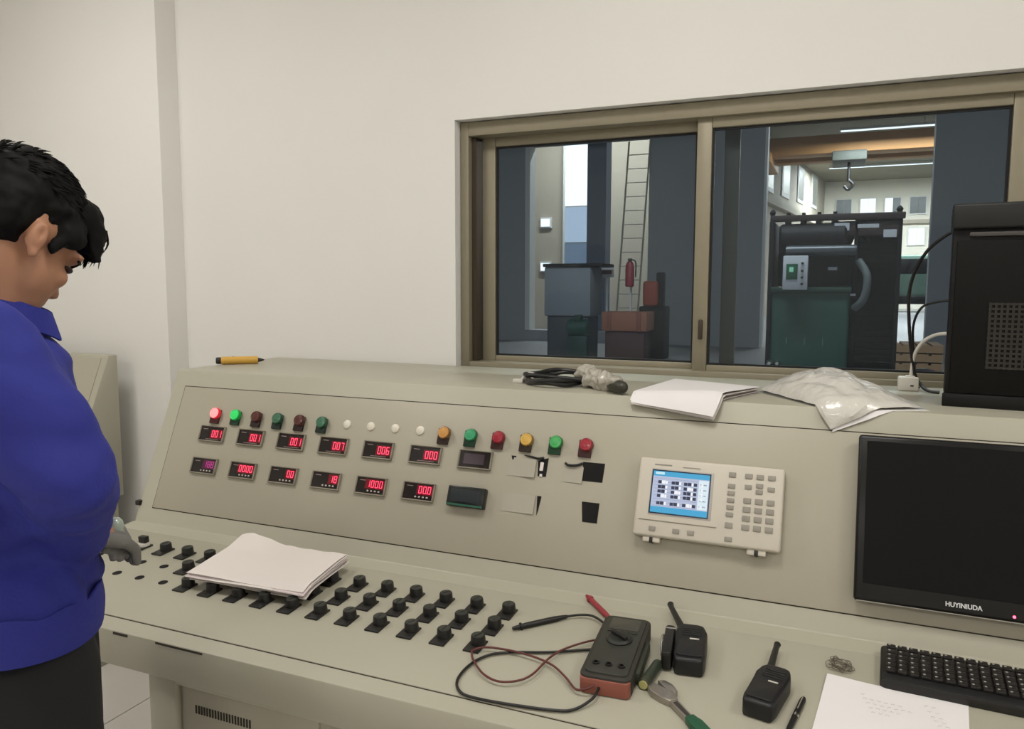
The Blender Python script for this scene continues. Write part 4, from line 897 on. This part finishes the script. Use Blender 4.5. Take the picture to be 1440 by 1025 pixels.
def colfn(u, v):
    a = PI*.5 + .22 + (2*PI - .44)*u
    fr = abs(u-.5)*2                      # 0 at the nape, 1 at the throat
    c = Vector((0, -.006, 1.43)).lerp(Vector((0, .010, 1.508 - .053*fr)), v); r = .084 - .014*v
    return c + Vector((r*math.cos(a), r*math.sin(a), 0)) + Vector((0, .014, -.02)) * max(0, fr-.8)*5*(1-v)
grid(cb, colfn, 40, 6, .004); obj('collar', cb, M_JACK, man, angle=60)
b = nbm(); tube(b, [(.125, .035, 1.445), (.137, -.01, 1.462), (.128, -.07, 1.44), (.15, -.1, 1.38)], .0022, 6); obj('shoulder_seam', b, mat('seam_blue', (28, 32, 96), .8, noise=.05), man)
sn = mesh_of('snap_button', lathe(nbm(), [(.0065, 0), (.0065, .002), (.004, .0035), (0, .0035)], 16), mat('snap_silver', (190, 190, 200), .35, metal=.4, noise=.05))
for a in (-28, -12):
    r_ = math.radians(a); share('snap_button', sn, man, T(.204*math.cos(r_), -.018 + .152*math.sin(r_), .978 - .02*math.sin(r_)) @ RZ(r_) @ RY(PI/2))
# trousers, shoes
tc = [((-.055, .0, .93), (.055, .0, .93), .112, .112), ((.078, .01, .88), (.1, .02, .5), .112, .1), ((.1, -.015, .5), (.1, -.035, .1), .083, .078), ((-.078, .01, .88), (-.1, .02, .5), .112, .1), ((-.1, -.015, .5), (-.1, -.035, .1), .083, .078)]
blob('trousers', tc, [], .01, M_TROU, man, smooth=5, disp=lambda co, n: .006*mnoise.noise(co*11))
for s in (1, -1): blob('shoe', [((s*.1, -.07, .05), (s*.118, .16, .042), .05, .042)], [((s*.105, .03, .02), (.05, .15, .02))], .007, mat('shoe_black', (20, 20, 20), .5, noise=.1), man, smooth=3)
# hair: full cap with a fringe pushed forward, plus loose tufts
def hairdisp(co, n):
    return .004*mnoise.noise(co*38) + .003*mnoise.noise(co*80)
he = [(hp(0, -.020, .056), (.081, .101, .080), RHd), (hp(0, -.05, .02), (.078, .068, .080), RHd), (hp(0, .050, .084), (.068, .052, .038), RHd), (hp(.012, .084, .066), (.052, .030, .024), RHd), (hp(0, -.02, .108), (.055, .072, .034), RHd),
      (hp(.066, .034, .034), (.013, .030, .030), RHd), (hp(-.066, .034, .034), (.013, .030, .030), RHd), (hp(.05, -.055, .0), (.022, .034, .034), RHd), (hp(-.05, -.055, .0), (.022, .034, .034), RHd), (hp(0, -.078, -.035), (.045, .022, .045), RHd), (hp(.070, .022, .006), (.007, .010, .026), RHd), (hp(-.070, .022, .006), (.007, .010, .026), RHd)]
hc = [(hp(.03, .09, .08), hp(.036, .106, .036), .018, .008), (hp(0, .095, .08), hp(.008, .110, .040), .020, .008), (hp(-.03, .09, .08), hp(-.03, .106, .038), .018, .008), (hp(.05, .075, .07), hp(.058, .098, .03), .018, .008)]
hair = blob('hair', hc, he, .0048, M_HAIR, man, smooth=5, disp=hairdisp)
b = nbm()
for k in range(420):
    a = random.uniform(0, 2*PI); e = random.uniform(.15, 1.25); dx, dy, dz = math.cos(a)*math.cos(e), math.sin(a)*math.cos(e), math.sin(e)
    p = Vector((dx*.078, -.02+dy*.098, .056+dz*.079)); nn = Vector((dx, dy, dz)); tdir = Vector((random.uniform(-.5, .5), 1, random.uniform(-.4, .4))); tdir = (tdir - nn*tdir.dot(nn)).normalized()*.95 + nn*random.uniform(.05, .3); L = random.uniform(.014, .03)
    tube(b, [MH @ p, MH @ (p + tdir*L*.55 + nn*.002), MH @ (p + tdir*L)], [.0022, .0016, .0003], 5, 3)
for k in range(60):
    x = random.uniform(-.035, .05); p = Vector((x, .09, random.uniform(.06, .088))); tube(b, [MH @ p, MH @ (p + Vector((.003, .014, -.018))), MH @ (p + Vector((random.uniform(-.006, .01), random.uniform(.012, .024), -random.uniform(.03, .05))))], [.0028, .002, .0003], 5, 3)
st = obj('hair_strands', b, M_HAIR, man); st['kind'] = 'stuff'
# pale cap held in the gloved hand
gp = Vector((.0, .156, 1.081))
t = thing('lamp_cap', 'small pale glassy cap held in the grey glove of the man', 'cap', man.matrix_local @ T(*gp))
obj('dome', lathe(nbm(), [(.012, -.012), (.013, .0), (.011, .008), (.006, .013), (0, .0145)], 20), mat('pale_glassy', (160, 172, 160), .15, noise=.04, coat=.5), t); obj('base_ring', lathe(nbm(), [(.0125, -.018), (.0135, -.017), (.0135, -.011), (.012, -.010)], 20), M_KEYG, t)
